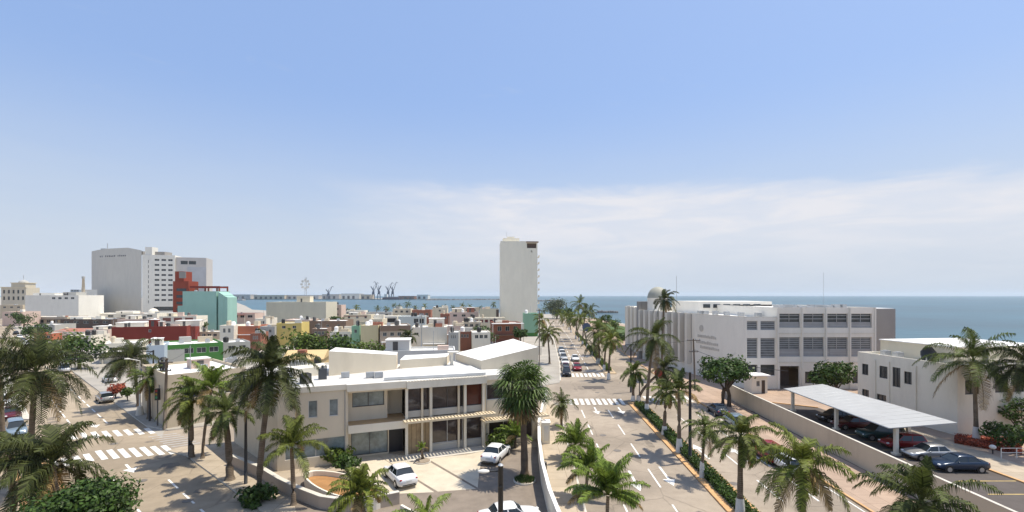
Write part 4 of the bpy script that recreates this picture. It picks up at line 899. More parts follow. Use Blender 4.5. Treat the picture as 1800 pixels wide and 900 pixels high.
def ph(*a, **k):
    k.setdefault('group', GH); t = pxhouse(*a, **k); rf = [c for c in t.children if c.name.startswith('roof') and not c.name.startswith('roof_')][0]; co = [v.co for v in rf.data.vertices]
    w_ = co[2].x; d_ = co[2].y; z = co[0].z
    for _ in range(CL.randint(2, 4)):
        q = CL.random(); x = CL.uniform(.8, max(1, w_ - 2)); y = CL.uniform(.8, d_ - 2.5); m = MB()
        if q < .35: r_ = CL.uniform(.45, .65); m.tube([(x, y, z), (x, y, z + .3), ], .4, 4); m.tube([(x, y, z + .3), (x, y, z + 1.4), (x, y, z + 1.7)], [r_, r_, .25], 12); m.build('water_tank', CL.choice([BLACK, ROOFW, FRAMED, TAN]), t, False)
        elif q < .6: m.box(x, y, z + .05, x + .9, y + .8, z + .8); m.build('air_conditioner', METAL, t)
        elif q < .85: m.box(x, y, z, x + CL.uniform(1.2, 3.2), y + CL.uniform(1, 2.4), z + CL.uniform(.7, 1.9)); m.build('roof_room', CL.choice([WHITE, TAN, PINK, GREY, BRICK]), t)
        else: m.tube([(x, y, z), (x, y, z + CL.uniform(2.0, 4.0))], .05, 5); m.build('aerial', METAL, t)
    return t
ph('corner_building', 'tan corner building with a broad white roof behind the boulevard palms', 294, 640 if False else 432, 652, 57.6, 13, 48, TAN, ops=wins(2, 1.6, 1.5, 1.6, 2, L=2), extras=lambda s, d, h: [('box', 4, 6, 6.2, 8, 1.0, PINK), ('ac', [(8.6, 7.0), (9.6, 8.5)])], cat='building')
ph('green_house', 'long bright green house with white flat roof beyond the tan corner building', 291, 392, 604, 104, 12, 40, GREEN, ops=wins(4, 1.8, 1.2, .9, 1, door=False), extras=lambda s, d, h: [('band', .1, 3.4, .2, h - 1.2, GREY), ('ac', [(3, 6), (8, 5)])])
ph('grey_house', 'grey house with white flat roof joined to the right of the green house', 393, 440, 601, 122, 9, 40, GREY, ops=wins(2, 1.6, 1.1))
ph('blue_house', 'pale blue blank-walled house left of the green house', 257, 289, 607, 98, 9, 30, BLUE, extras=lambda s, d, h: [('box', .5, 3, 2.4, 5, 1.2, WHITE)])
ph('white_shed', 'white low building with a lean-to roof behind the leaning boulevard palm', 175, 250, 603, 112, 10, 30, WHITE, ops=wins(2, 1.1, 1.2), extras=[('canopy', .5, 6, 2.6, 1.2)])
ph('red_house', 'long dark red house with a red roof tower and white rooftop rooms', 196, 328, 574, 152, 14, 18, RED, ops=wins(1, .8, .9), extras=lambda s, d, h: [('box', .3, 2, 8, 10, 1.3, WHITE), ('box', 9.5, 1.0, 11.8, 3.5, 2.2, RED), ('box', 12.2, 1, 13.5, 3, 1.6, PINK), ('box', 16, 4, 23, 9, 1.6, WHITE), ('tank', 14.6, 2, .6)])
ph('brick_terrace', 'white framed building with brick-red panels behind the red house', 280, 345, 556, 182, 9, 8, WHITE, ops=wins(3, 3.6, 1.5, .5), gm=mat('brick_panel', (.22, .09, .07), .8, .2, 1.5), bars=(0, 0), extras=lambda s, d, h: [('box', 1, 3, 3.4, 6, 1.2, CREAM)])
t = pxhouse('teal_building', 'tall plain teal building with a stepped shoulder', 321, 380, 512, 200, 12, 6, TEAL, cat='building', extras=lambda s, d, h: [('ac', [(3, 3)])])
m = MB(); m.box(-2.2, .5, 0, -.003, 8, 11.5); m.build('side_wall', TEAL, t); m = MB(); m.prism([(13.82, .2), (16.0, .2), (16.0, 9), (13.82, 9)], 0, [17.3, 15.8, 15.8, 17.3]); m.build('shoulder_wall', TEAL, t); m = MB(); m.prism([(16.01, .3), (17.4, .3), (17.4, 9), (16.01, 9)], 0, [15.6, 15.0, 15.0, 15.6]); m.build('shoulder_wall', TEAL, t)
def redframe():
    x, y = XY(304, 226); t = thing('red_frame_building', 'orange-red open-framed building with rooftop beams rising behind the teal building', 'building', (x, y, 0), R(4), GH)
    m = MB(); m.box(0, 0, 0, 7.0, 8, 22.6); m.box(.6, .5, 22.6, 4.6, 7, 27.2); m.build('wall', RED2, t)
    for k in range(6): m = MB(); z = 2.4 + k * 3.1; m.box(1.6, -.06, z, 6, -.004, z + 1.3); m.build('window', GLASS, t)
    m = MB(); m.box(2.6, .2, 24, 5.6, .48, 27.0); m.build('billboard_panel', UNIG, t)
    m = MB(); m.box(7.5, 0, 19.4, 21, .5, 20.3); m.box(7.5, 7.5, 19.4, 21, 8, 20.3)
    for k in range(5): m.box(8.5 + k * 3, .5, 19.4, 8.9 + k * 3, 7.5, 19.9)
    m.build('roof_beam', RED, t)
    m = MB()
    for k in (10, 15.5, 20.4): m.box(k, 0, 0, k + .6, .5, 19.4); m.box(k, 7.5, 0, k + .6, 8, 19.4)
    m.build('post', BRICK, t); m = MB(); m.box(7.52, .6, 0, 20.9, 7.4, 17.2); m.build('infill_wall', DKB, t)
redframe()
ph('long_white_building', 'long pale windowless low building far left beside the hotel', 44, 138, 519, 300, 20, 3, HW, cat='building', ops=lambda s, d, h: {'F': row(4, 15, 30, 2.0, h - 2.6, h - 1.3)}, extras=lambda s, d, h: [('box', 19, 4, 27, 12, 2.0, GREY), ('box', 2, 3, 15, 12, 1.5, HW)])
def oldb():
    x, y = XY(2, 410); t = thing('old_building', 'ornate pale old building with a domed tower on the far left skyline', 'building', (x, y, 0), 0, GH); m = MB()
    T = FT['F'](21, 12); ops = row(5, .5, 20.5, 1.7, 17.5, 20.5) + row(5, .5, 20.5, 1.7, 12, 15); facewall(m, T, 21, 0, 22.5, ops, .4)
    m.quad((21, 0, 0), (21, 12, 0), (21, 12, 22.5), (21, 0, 22.5)); m.quad((0, 0, 22.5), (21, 0, 22.5), (21, 12, 22.5), (0, 12, 22.5)); m.box(7.5, 1, 22.5, 19.5, 10, 26.3); m.build('wall', wallm('old_cream', (.56, .52, .44), .4), t)
    for o in ops: window(t, T, o, .4, FRAMED, GLASS, bars=(0, 0))
    m = MB(); m.box(-.4, -.5, 22.5, 21.4, .6, 23.1); m.box(7, .5, 26.3, 20, 10.5, 26.8); m.build('cornice', CREAM, t)
    m = MB(); m.sphere((13.5, 5.5, 26.8), 3.4, 3.4, 2.2, 14, 5, 0); m.tube([(13.5, 5.5, 28.5), (13.5, 5.5, 33)], .15, 5); m.build('dome', GREY, t, True)
oldb()
x, y = XY(146.5, 640); t = thing('chimney', 'thin tall round chimney on the far left skyline', 'chimney', (x, y, 0)); m = MB(); m.tube([(0, 0, 0), (0, 0, 39)], [2.8, 1.2], 10); m.build('shaft', TAN, t, True); m = MB(); m.tube([(0, 0, 38), (0, 0, 41)], 1.75, 10); m.build('cap', GREY, t)
ph('far_office', 'distant blue-grey office block between the long low building and the chimney', 124, 139, 509, 900, 16, 0, wallm('far_blue', (.25, .30, .36), .1), cat='building', ops=wins(3, 3, 2.0, 1.2, 3))
ph('podium_building', 'white low podium building with a small round dome at the foot of the hotel', 158, 276, 551, 318, 18, 4, WHITE, ops=wins(5, 3.5, 1.3, 1.0), extras=lambda s, d, h: [('box', 14, 3, 25, 10, 1.4, WHITE)])
t = bpy.data.objects['podium_building']; m = MB(); m.sphere((36, 6, 3.8), 3.2, 3.2, 3.2, 16, 6, 0); m.build('small_dome', WHITE, t, True)
ph('market_building', 'long brown market building with a dark awning on the left', 40, 118, 557, 262, 14, 3, TAN, ops=wins(6, 2.2, 1.6, 1.6), extras=lambda s, d, h: [('canopy', 5, s - 1, 2.6, 1.6, DKB)])
ph('dark_warehouse', 'dark-fronted warehouse with a grey flat roof right of the market', 106, 196, 561, 232, 14, 3, DKB, rm=ROOFG, ops=wins(5, 2.4, 1.3, .8), extras=[('box', 2, 3, 8, 8, .9, WHITE)])
ph('low_white_house', 'low white house with a shallow roof in front of the dark warehouse', 92, 148, 583, 172, 10, 3, WHITE, ops=wins(3, 1.6, 1.1), extras=lambda s, d, h: [('gable', .1, s - .1, .1, 9.9, .9, ROOFR), ('ac', [(2, 3)])])
ph('white_terrace', 'white terrace with a cluttered flat roof left of the red house', 150, 190, 579, 168, 11, 3, PINK, ops=wins(2, 1.6, 1.2), extras=[('box', 1, 2, 4.5, 6, 1.0, WHITE), ('tank', 6, 3, .6)])
ph('pink_house', 'pink house with a white roof room below the hotel', 206, 262, 561, 205, 10, 5, PINK, ops=wins(3, 1.7, 1.2), extras=[('box', 2, 2, 6, 6, 1.4, WHITE), ('tank', 9, 3, .7)])
ph('striped_house', 'white house with an orange-red side wing in front of the harbour', 386, 411, 572, 146, 8, 6, WHITE, ops=wins(2, .7, 1.3), extras=[('tank', 2.6, 3, .65, ROOFW)])
ph('orange_house', 'orange-red low house with white eaves right of the white house', 414, 454, 573, 149, 9, 6, ORG, extras=[('canopy', .2, 6, 3.6, .6)])
ph('red_roof_house', 'pale house with a reddish roof and open terrace near the harbour', 392, 448, 551, 262, 12, 4, PINK, rm=ROOFR, ops=wins(4, 2.6, 1.4, .9), extras=[('canopy', 2, 12, 5, 1.2, ROOFR)])
t = pxhouse('hall_building', 'big blank cream hall with a small roof room in the middle distance', 468, 573, 531, 240, 18, 3, wallm('hall_cream', (.56, .54, .46), .2), cat='building', group=GH, ops=lambda s, d, h: {'L': row(5, 2, 16, 1.6, 7.5, 10), 'F': []}, extras=lambda s, d, h: [('box', 14, 2, 20.5, 7, 3.0, CREAM)])
def mast():
    x, y = XY(538, 248); t = thing('lattice_mast', 'pale mast with a ring of round dishes standing on the cream hall', 'antenna mast', (x, y, 13.2), 0); m = MB()
    for (a, b) in ((-.5, -.5), (.5, -.5), (0, .5)): m.tube([(a, b, 0), (a * .6, b * .6, 12)], .09, 5, False)
    for k in range(8): z = k * 1.5; m.tube([(-.5, -.5, z), (.5, -.5, z + 1.4)], .05, 4, False); m.tube([(.5, -.5, z), (0, .5, z + 1.4)], .05, 4, False)
    m.build('lattice', METAL, t); rr = random.Random(2)
    for k in range(8): a = 2 * PI * k / 8; z = 8.4 + 2.1 * math.sin(a); xx = 1.9 * math.cos(a); m = MB(); m.tube([(xx, -.5, z), (xx, -.75, z), (xx, -.95, z)], [.15, .55, .68], 12); m.tube([(xx, -.5, z), (0, 0, z)], .05, 4, False); m.build('dish', HW, t)
mast()
ph('yellow_house', 'yellow house with two dark windows behind the leafy trees', 486, 530, 568, 152, 9, 8, YEL, ops=wins(2, 1.1, .9, .8), extras=[('canopy', 5.6, 7.4, 2.4, 1)])
ph('corrugated_house', 'grey-white low house left of the yellow house', 457, 483, 574, 150, 8, 6, GREY, ops=wins(2, .8, 1.0))
ph('brown_block', 'flat dark brown block with a white roof edge beyond the trees', 543, 608, 564, 166, 12, 6, BRN, ops=wins(3, .9, .9, 1.2), extras=[('ac', [(3, 4), (8, 5)])])
ph('pale_pink_house', 'pale pink tall house just right of the cream hall', 576, 600, 536, 262, 9, 4, PINK, ops=wins(2, 1.2, 1.2, 1.6, 2))
ph('low_cream_house', 'low cream house with red trim below the harbour palms', 604, 652, 553, 248, 10, 4, CREAM, ops=wins(3, 1.2, 1.1), extras=[('band', .2, 12, 5.0, 5.3, RED), ('box', 2, 2, 6, 6, 1, GREY)])
ph('open_garage_house', 'white-roofed house with a wide dark opening', 656, 698, 556, 182, 10, 8, WHITE, ops=lambda s, d, h: {'F': [(1.2, h - 2.4, s - .5, h - .9, 'dark')]}, extras=[('tank', 1.2, 2, .6, ROOFW)])
ph('glazed_house', 'white house with a bluish glazed front beside the open-fronted house', 700, 748, 556, 180, 10, 8, wallm('blue_white', (.52, .57, .58), .2), ops=lambda s, d, h: {'F': row(2, s * .55, s - .4, 1.7, h - 2.8, h - 1.0)})
ph('brown_eaves_house', 'two-storey house with brown eaves, four dark windows and a yellow side wall', 668, 722, 572, 126, 9.5, 17, wallm('taupe_house', (.40, .33, .27), .3), ops=lambda s, d, h: {'F': row(4, .3, s - .2, 1.0, h - 2.9, h - 1.9) + row(2, .6, s - .6, 1.4, h - 6.4, h - 5.0)}, extras=lambda s, d, h: [('band', .05, s - .05, h - 1.6, h - .3, BRN), ('canopy', .3, s - .4, h - 4.5, 1.1)])
ph('yellow_side_house', 'cream and yellow blank-sided house left of the brown-eaved house', 634, 665, 572, 127, 9, 4, wallm('cream_yellow', (.62, .55, .36), .2), rm=ROOFW, extras=[('tank', 1.3, 2, .6, ROOFW)])
ph('teal_strip_house', 'small house with a teal front below the yellow-sided house', 618, 632, 573, 130, 8, 4, MINT, ops=wins(1, .9, 1.0))
ph('white_tall_house', 'white two-storey house with a wide roof terrace right of the brown-eaved house', 724, 786, 575, 132, 10, 8, WHITE, ops=lambda s, d, h: {'F': [(.6, h - 2.3, 1.8, h - 1.6)] + row(4, .8, s - .5, 1.5, .9, 1.9)}, extras=[('box', 4.5, 4, 8.8, 8, 2.2, WHITE), ('canopy', 3, 9, 2.5, 1.2)])
ph('porch_house', 'white house with an open porch and flat canopy in the middle of the town', 772, 816, 573, 150, 10, 8, PINK, ops=wins(3, 1.1, 1.6, 1.4), extras=[('canopy', .4, 6.5, 3.6, 1.8)])
ph('cream_front_house', 'cream house with dark windows below the seafront palms', 690, 722, 543, 272, 10, 4, CREAM, ops=wins(3, 1.4, 1.2, .9), extras=[('band', .1, 3, 1, 5, OCH)])
ph('brick_red_house', 'brick-red house with a pale lower band near the seafront', 724, 757, 545, 262, 10, 4, BRICK, ops=wins(3, 1.6, 1.2, 1.6), extras=[('band', .3, 9, 4.0, 4.8, WHITE)])
ph('tall_cream_house', 'tall plain cream house right of the brick-red house', 760, 786, 541, 240, 9, 4, CREAM, ops=wins(1, 1, 1), extras=[('box', .4, .4, 1.2, 6, .5, CREAM)])
ph('brown_wing_house', 'tan house with a reddish end wall between the cream houses', 774, 790, 552, 190, 8, 6, BRICK, ops=wins(1, 1, 1))
ph('stepped_tan_house', 'stepped tan house with several roof levels left of the tower', 790, 840, 549, 222, 11, 5, PINK, ops=wins(3, 1.8, 1.1), extras=[('box', 1, 3, 6, 8, 1.6, TAN), ('box', 8, 2, 11.5, 7, 2.2, BRICK)])
ph('cream_block', 'plain cream block with a dark side strip directly left of the tower', 843, 877, 543, 214, 9, 3, wallm('block_cream', (.60, .56, .44), .2), extras=lambda s, d, h: [('band', s - 1.2, s - .02, 1, h - .5, DKB)])
ph('red_window_house', 'tan house with a strip of dark red windows in front of the cream block', 822, 888, 559, 188, 9, 5, CREAM, ops=wins(7, 1.3, 1.2, .6), gm=mat('red_pane', (.14, .03, .035), .3), bars=(0, 0))
ph('restaurant_building', 'brown corner building with a broad white overhanging roof below the tower', 868, 916, 567, 160, 9, 10, BRICK, ops=wins(3, 1.4, 1.6, 1.2, 1, L=2), extras=lambda s, d, h: [('canopy', -.8, s + .6, h - .5, 2.2), ('canopy', .2, s - .5, 2.6, 1.2, BRN)])
ph('mint_building', 'narrow mint green building at the foot of the tower', 922, 946, 551, 186, 9, 3, MINT, extras=[('band', .1, 4.9, .1, 1.4, GREEN)])
ph('ochre_house', 'low ochre house with a shallow gabled roof behind the showroom', 498, 566, 632, 86, 8, 10, OCH, rm=ROOFW, extras=lambda s, d, h: [('gable', -.3, s + .3, -.3, 8.3, 1.3, OCH)])
ph('white_yard_building', 'white flat-roofed building between the ochre house and the showroom', 440, 585, 652, 68.5, 8, 14, WHITE, ops=wins(3, 1.1, 1.1, 1.2), extras=[('ac', [(7, 3)])])
ph('blank_white_wall_house', 'tall blank pale grey wall house directly behind the showroom', 674, 800, 616, 77, 6, 8, wallm('pale_grey', (.60, .61, .62), .25), extras=lambda s, d, h: [('box', .3, .5, 4.0, 4.5, 1.7, wallm('pale_grey', (0, 0, 0)))])
# far background rows left and centre
far = [('low pale warehouse on the left behind the old building', 0, 40, 536, 330, TAN), ('small terracotta house at the far left kerb', 4, 38, 548, 250, PINK),
       ('grey flat house between the market and the boulevard trees', 60, 96, 571, 205, GREY), ('flat cream house left of the harbour water', 348, 388, 546, 300, CREAM),
       ('white seafront house right of the hall and below the palms', 604, 640, 546, 330, WHITE), ('long grey seafront house under the palms', 644, 688, 549, 320, GREY),
       ('tan seafront house between palms left of the tower', 800, 842, 541, 330, TAN), ('narrow white house beside the tower foot', 846, 872, 551, 300, WHITE),
       ('small white house beyond the orange house', 448, 468, 560, 200, WHITE), ('cream house beyond the yellow house', 500, 545, 562, 205, PINK)]
for (lb, a, b_, tp, Y, mm) in far: ph('flat_roofed_house', lb, a, b_, tp, Y, 11, 4, mm, ops=wins(3, 1.7, 1.2, 1.0))
near = [('cream house with dark openings in front of the open-fronted house', 648, 672, 561, 160, CREAM), ('small grey yard house right of the white two-storey house', 788, 806, 584, 128, GREY), ('low red-trimmed house left of the brown corner building', 806, 828, 583, 138, BRICK), ('low white shop by the picket fence', 830, 862, 584, 134, WHITE),
        ('small brown house below the hall', 548, 575, 578, 138, BRN), ('low white flat-roofed house below the right end of the hall', 580, 616, 583, 132, WHITE), ('tan house among the trees left of the porch house', 812, 846, 566, 176, TAN), ('pink low house behind the red house roof tower', 240, 282, 566, 196, PINK),
        ('white roof-terrace house right of the low white house', 118, 160, 590, 140, WHITE), ('orange-walled flat house in front of the market', 60, 92, 586, 168, ORG), ('brown house at the foot of the teal building', 350, 386, 583, 172, TAN), ('small red-brick house right of the orange house', 440, 458, 586, 138, BRICK)]
for (lb, a, b_, tp, Y, mm) in near: ph('flat_roofed_house', lb, a, b_, tp, Y, 8, CL.choice([3, 8, 12]), mm, ops=wins(3, 1.2, 1.0, .7))
# picket fence
def fence(name, label, a, b, h, mm, n, post=.12, z0=.14):
    a = Vector(a); b = Vector(b); t = thing(name, label, 'fence', (a.x, a.y, z0)); d = b - a; m = MB(); nn = Vector((-d.y, d.x)).normalized() * .04
    for k in range(n): p = d * (k + .5) / n; q = d.normalized() * (d.length / n * .34); m.prism([tuple(p - q + nn), tuple(p - q - nn), tuple(p + q - nn), tuple(p + q + nn)], 0, h)
    m.build('pickets', mm, t); m = MB()
    for z in (.3, h - .35): m.prism([tuple(nn * 2), tuple(-nn * 0), tuple(d), tuple(d + nn * 2)], z, z + .1)
    m.build('rail', mm, t); return t
fence('picket_fence', 'long white picket fence between the avenue and the brown corner building', XY(780, 118), XY(952, 128), 2.0, WHITE, 70)
ribbon([XY(800, 100), XY(850, 104), XY(945, 108)], .2, .1, 1.6, 'boundary_wall', 'pale wall in front of the picket fence beside the showroom roofs', 'wall', wallm('pale_grey', (0, 0, 0)))

# ------------------------------------------------------------------ harbour
PORT = wallm('port_hazy_grey', (.52, .50, .49), .2); RUST = wallm('port_rust', (.30, .16, .12), .3)  # sheds: distance haze put into a paler wall grey
ports = [(388, 440, 518, PORT), (446, 500, 519, TAN), (505, 560, 519, PORT), (600, 632, 516.5, HW), (634, 652, 518, TAN), (700, 728, 520.5, RUST), (733, 752, 518.5, HW), (566, 596, 517.5, PORT)]
words = ['leftmost', 'second', 'long brown', 'white-fronted', 'small tan', 'rust coloured', 'rightmost white', 'grey']
spots_ = ['beside the teal building', 'left of the hall', 'behind the hall mast', 'left of the cranes', 'at the foot of the cranes', 'right of the cranes', 'near the breakwater', 'right of the hall']
for (a, b_, tp, mm), wd, sp in zip(ports, words, spots_):
    Y = 2140 if a > 600 or a < 500 else 2160
    x0, _ = XY(a, Y); x1, _ = XY(b_, Y); t = thing('port_shed', '%s distant port shed %s' % (wd, sp), 'warehouse', (x0, Y, 0), 0, 'port sheds across the harbour'); h = Zat(tp, Y); w_ = x1 - x0
    m = MB(); m.box(0, 0, -.5, w_, 60, h); m.build('wall', mm, t); m = MB(); m.prism([(-1, -1), (w_ + 1, -1), (w_ + 1, 61), (-1, 61)], h, h + 1.2); m.build('roof', ROOFG, t)
    for k in range(max(2, int(w_ / 22))): m = MB(); m.box(5 + k * 22, -.4, 0, 15 + k * 22, -.02, h * .6); m.build('door', FRAMED, t)
def crane(px, tip, sgn, label, Y=2120, s=1.0):
    x, y = XY(px, Y); t = thing('harbour_crane', label, 'crane', (x, y, 0), 0, 'harbour cranes'); H = Zat(tip, Y) * s; m = MB(); cm = mat('crane_steel', (.10, .11, .14), .6, .2, .1)
    for a in (-6, 6):
        for b in (-6, 6): m.tube([(a, b, 0), (a * .7, b * .7, H * .28)], 1.1, 5)
    m.box(-5, -5, H * .26, 5, 5, H * .30); m.build('portal', cm, t)
    m = MB(); m.box(-4, -4, H * .30, 5, 4, H * .42); m.tube([(0, 0, H * .42), (0, 0, H * .68)], [3, 1.4], 6); m.build('cab', cm, t)
    m = MB(); m.tube([(2 * sgn, 0, H * .40), (18 * sgn, 0, H * .95)], [1.6, .9], 5); m.tube([(18 * sgn, 0, H * .95), (25 * sgn, 0, H * .88)], [1.0, .6], 5); m.tube([(0, 0, H * .68), (18 * sgn, 0, H * .95)], .5, 4); m.build('jib', cm, t)
    m = MB(); m.tube([(-1 * sgn, 0, H * .5), (-10 * sgn, 0, H * .72)], [1.4, 2.2], 5); m.build('counterweight', cm, t)
crane(577, 502, 1, 'single far crane left of the white-fronted port shed'); crane(656, 495, 1, 'left crane of the main crane pair, jib raised to the right'); crane(666, 493, -1, 'crane leaning back against the leftmost crane of the pair'); crane(682, 495, 1, 'third crane of the group with steep jib'); crane(690, 494, 1, 'rightmost harbour crane with its jib spread right')
def ship(px0, px1, top, Y, label, hull):
    x0, _ = XY(px0, Y); x1, _ = XY(px1, Y); w_ = x1 - x0; t = thing('cargo_ship', label, 'ship', (x0, Y, -3)); h = Zat(top, Y) + 3; m = MB()
    n = [(0, 0), (w_ * .08, -9), (w_ * .9, -9), (w_, 0), (w_ * .9, 9), (w_ * .08, 9)]; m.prism(n, 0, h * .45); m.build('hull', hull, t); m = MB(); m.box(w_ * .12, -6, h * .45, w_ * .26, 6, h); m.build('bridge', HW, t); m = MB(); m.tube([(w_ * .6, 0, h * .45), (w_ * .6, 0, h * 1.1)], 1, 5); m.box(w_ * .3, -5, h * .45, w_ * .85, 5, h * .52); m.build('deck_gear', PORT, t)
ship(672, 706, 517, 2060, 'dark hulled cargo ship moored below the harbour cranes', wallm('hull_dark', (.10, .07, .09), .2)); ship(400, 432, 523, 1700, 'low grey ship lying in the harbour right of the teal building', PORT)
def rocks(label, a, b, w_, h, seed):
    a = Vector(a); b = Vector(b); t = MB(); rr = random.Random(seed); d = b - a; n = int(d.length / (w_ * .55)); L = int(n)
    for k in range(L):
        p = a + d * (k + rr.uniform(.2, .8)) / L; r = w_ * rr.uniform(.5, .8); t.sphere((p.x + rr.uniform(-1, 1) * w_ * .2, p.y + rr.uniform(-1, 1) * w_ * .2, -3.3), r, r, (h + 3) * rr.uniform(.7, 1.1), 7, 4)
    return tag(t.build('breakwater', mat('rock_dark', (.16, .15, .14), .95, .3, .3)), label, 'breakwater')
rocks('long low rock breakwater closing the harbour left of the tower', XY(750, 1900), XY(884, 1900), 12, 2.6, 4)
rocks('short rock jetty in the sea beyond the avenue palms', XY(1050, 520), XY(1086, 520), 3, .4, 9); rocks('rock breakwater on the horizon right of the tower', XY(944, 1500), XY(985, 1500), 9, 2.2, 2)

# ------------------------------------------------------------------ poles, lamps, signs
def pole(name, label, base, topy, r=.13, mm=None, arms=(), cat='utility pole', Y=None, h=None, leanx=0):
    x, y = G(*base) if Y is None else XY(base[0], Y); H = h or Zat(topy, y); t = thing(name, label, cat, (x, y, .14), 0, None)
    m = MB(); m.tube([(0, 0, -.1), (leanx * .5, 0, H * .5), (leanx, 0, H)], [r, r * .85, r * .65], 10); m.build('pole', mm or WOODP, t, True)
    for (z, w_) in arms: m = MB(); m.box(leanx - w_ / 2, -.06, H - z, leanx + w_ / 2, .06, H - z + .12); 
    for (z, w_) in arms:
        m = MB(); m.box(leanx - w_ / 2, -.2, H - z, leanx + w_ / 2, -.08, H - z + .12); m.build('crossarm', mm or WOODP, t)
        for q in (-.45, -.15, .15, .45): m = MB(); m.tube([(leanx + w_ * q, -.14, H - z + .12), (leanx + w_ * q, -.14, H - z + .32)], [.07, .04], 6); m.build('insulator', METAL, t)
    return t, H
pole('utility_pole', 'tall wooden utility pole on the pavement beside the tan corner building', (289, 756), 632, .19, arms=((.5, 1.6), (1.5, 1.2)), leanx=.3)
pole('utility_pole', 'thin dark pole left of the tall wooden utility pole', (263, 742), 672, .13, BLACK)
pole('utility_pole', 'thin dark pole on the boulevard kerb beside the palms, left one', (333, 803), 700, .13, BLACK)
pole('utility_pole', 'thin dark pole on the boulevard pavement between the two thick palms', (432, 853), 725, .14, BLACK)
pole('utility_pole', 'utility pole with crossarms in front of the blank campus wall', (1222, 688), 597, .17, arms=((.3, 2.2), (2.2, 1.5)), leanx=-.3)
pole('utility_pole', 'utility pole with a crossarm among the median palms', (1109, 690), 606, .16, BLACK, arms=((.2, 2.0),))
pole('utility_pole', 'thick dark pole in the hedge of the near median', (1213, 813), 657, .17, BLACK)
pole('utility_pole', 'thin pole rising above the porch house', (741, 640), 552, .12, METAL, Y=118, arms=((.3, 1.2),)); pole('utility_pole', 'thin pole by the picket fence left end', (789, 640), 557, .11, METAL, Y=112)
pole('utility_pole', 'tan pole on the pavement at the left kerb of the avenue', (948, 640), 545, .13, WOODP, Y=100, arms=((.3, 1.2),))
pole('utility_pole', 'pole among the houses behind the green house roof', (364, 640), 566, .11, WOODP, Y=116); pole('utility_pole', 'second thin pole behind the green house roof, right one', (357, 640), 574, .08, METAL, Y=120)
t, H = pole('street_lamp', 'white street lamp on a concrete foot in front of the leaning boulevard palm', (246, 731), 636, .11, HW, cat='street lamp')
m = MB(); m.tube([(0, 0, -.05), (0, 0, 1.1)], [.5, .3], 12); m.build('foot', KERBW, t); m = MB(); m.tube([(0, 0, H), (-1.4, 0, H + .25)], .05, 6); m.build('arm', HW, t); m = MB(); m.sphere((-1.7, 0, H + .25), .42, .2, .1, 10, 6); m.build('lamp_head', HW, t, True)
t = thing('street_lamp', 'black street lamp in the foreground with a white head on a left-pointing arm', 'street lamp', (-.47, 20, 0)); m = MB(); m.tube([(0, 0, 0), (0, 0, 4.5), (0, 0, 8.95)], [.13, .115, .105], 12); m.build('pole', BLACK, t, True)
m = MB(); m.tube([(0, 0, 8.97), (0, 0, 9.03)], [.12, .06], 12); m.build('cap', METAL, t); m = MB(); m.tube([(0, 0, 8.75), (-.12, 0, 8.72), (-.48, 0, 8.72)], .035, 8); m.box(-.06, -.13, 8.1, .06, .13, 8.16); m.build('arm', BLACK, t); m = MB(); m.sphere((-.70, 0, 8.72), .26, .12, .075, 14, 7); m.build('lamp_head', HW, t, True)
def signal(label, x, y, h=4.4):
    t = thing('traffic_light', label, 'traffic light', (x, y, .14)); m = MB(); m.tube([(0, 0, 0), (0, 0, h)], .08, 8); m.build('pole', FRAMED, t); m = MB(); m.box(-.22, -.2, h - 1.3, .22, .2, h + .1); m.build('housing', BLACK, t)
    for k, c in enumerate(((.25, .02, .02), (.25, .16, .02), (.02, .18, .08))): m = MB(); m.tube([(0, -.2, h - .15 - k * .4), (0, -.24, h - .15 - k * .4)], .14, 12); m.build('lens', mat('lens%d' % k, c, .3), t)
signal('dark traffic light at the boulevard crossing near the wooden utility pole', *G(277, 750)); signal('traffic light at the near end of the avenue median beyond the crossing', *G(1124, 705), 4.2)
def roundsign(label, px, Y, py, r, c, cat='sign'):
    x, y = XY(px, Y); z = Zat(py, Y); t = thing('round_sign', label, cat, (x, y, .14)); m = MB(); m.tube([(0, 0, 0), (0, 0, z - .14 + r * .6)], .05, 8); m.build('post', METAL, t); m = MB(); m.tube([(0, -.06, z - .14), (0, -.09, z - .14)], r, 8 if c[0] > .3 else 20); m.build('plate', mat('sign_%d' % px, c, .5), t)
roundsign('red eight-sided sign among the median palms near the crossing', 1157, 72, 655, .62, (.38, .06, .05)); roundsign('blue round sign in the far avenue median', 1031, 135, 575, 1.2, (.10, .13, .20))
x, y = G(38, 748); t = thing('signal_gantry', 'dark truss gantry across the boulevard behind the big left palm', 'gantry', (*P(3, 78), .14)); m = MB()
d = Vector((19.0, 10.5, 0)); 
for z in (4.9, 5.6): m.tube([(0, 0, z), tuple(d + Vector((0, 0, z)))], .09, 6)
for k in range(14): p = d * k / 14; q = d * (k + 1) / 14; m.tube([tuple(p + Vector((0, 0, 4.9))), tuple(q + Vector((0, 0, 5.6)))], .05, 4); m.tube([tuple(q + Vector((0, 0, 4.9))), tuple(q + Vector((0, 0, 5.6)))], .05, 4)
m.build('truss', BLACK, t)
for q in ((0, 0), (d.x, d.y)): m = MB(); m.tube([(*q, 0), (*q, 5.8)], .14, 8); m.build('post', BLACK, t)
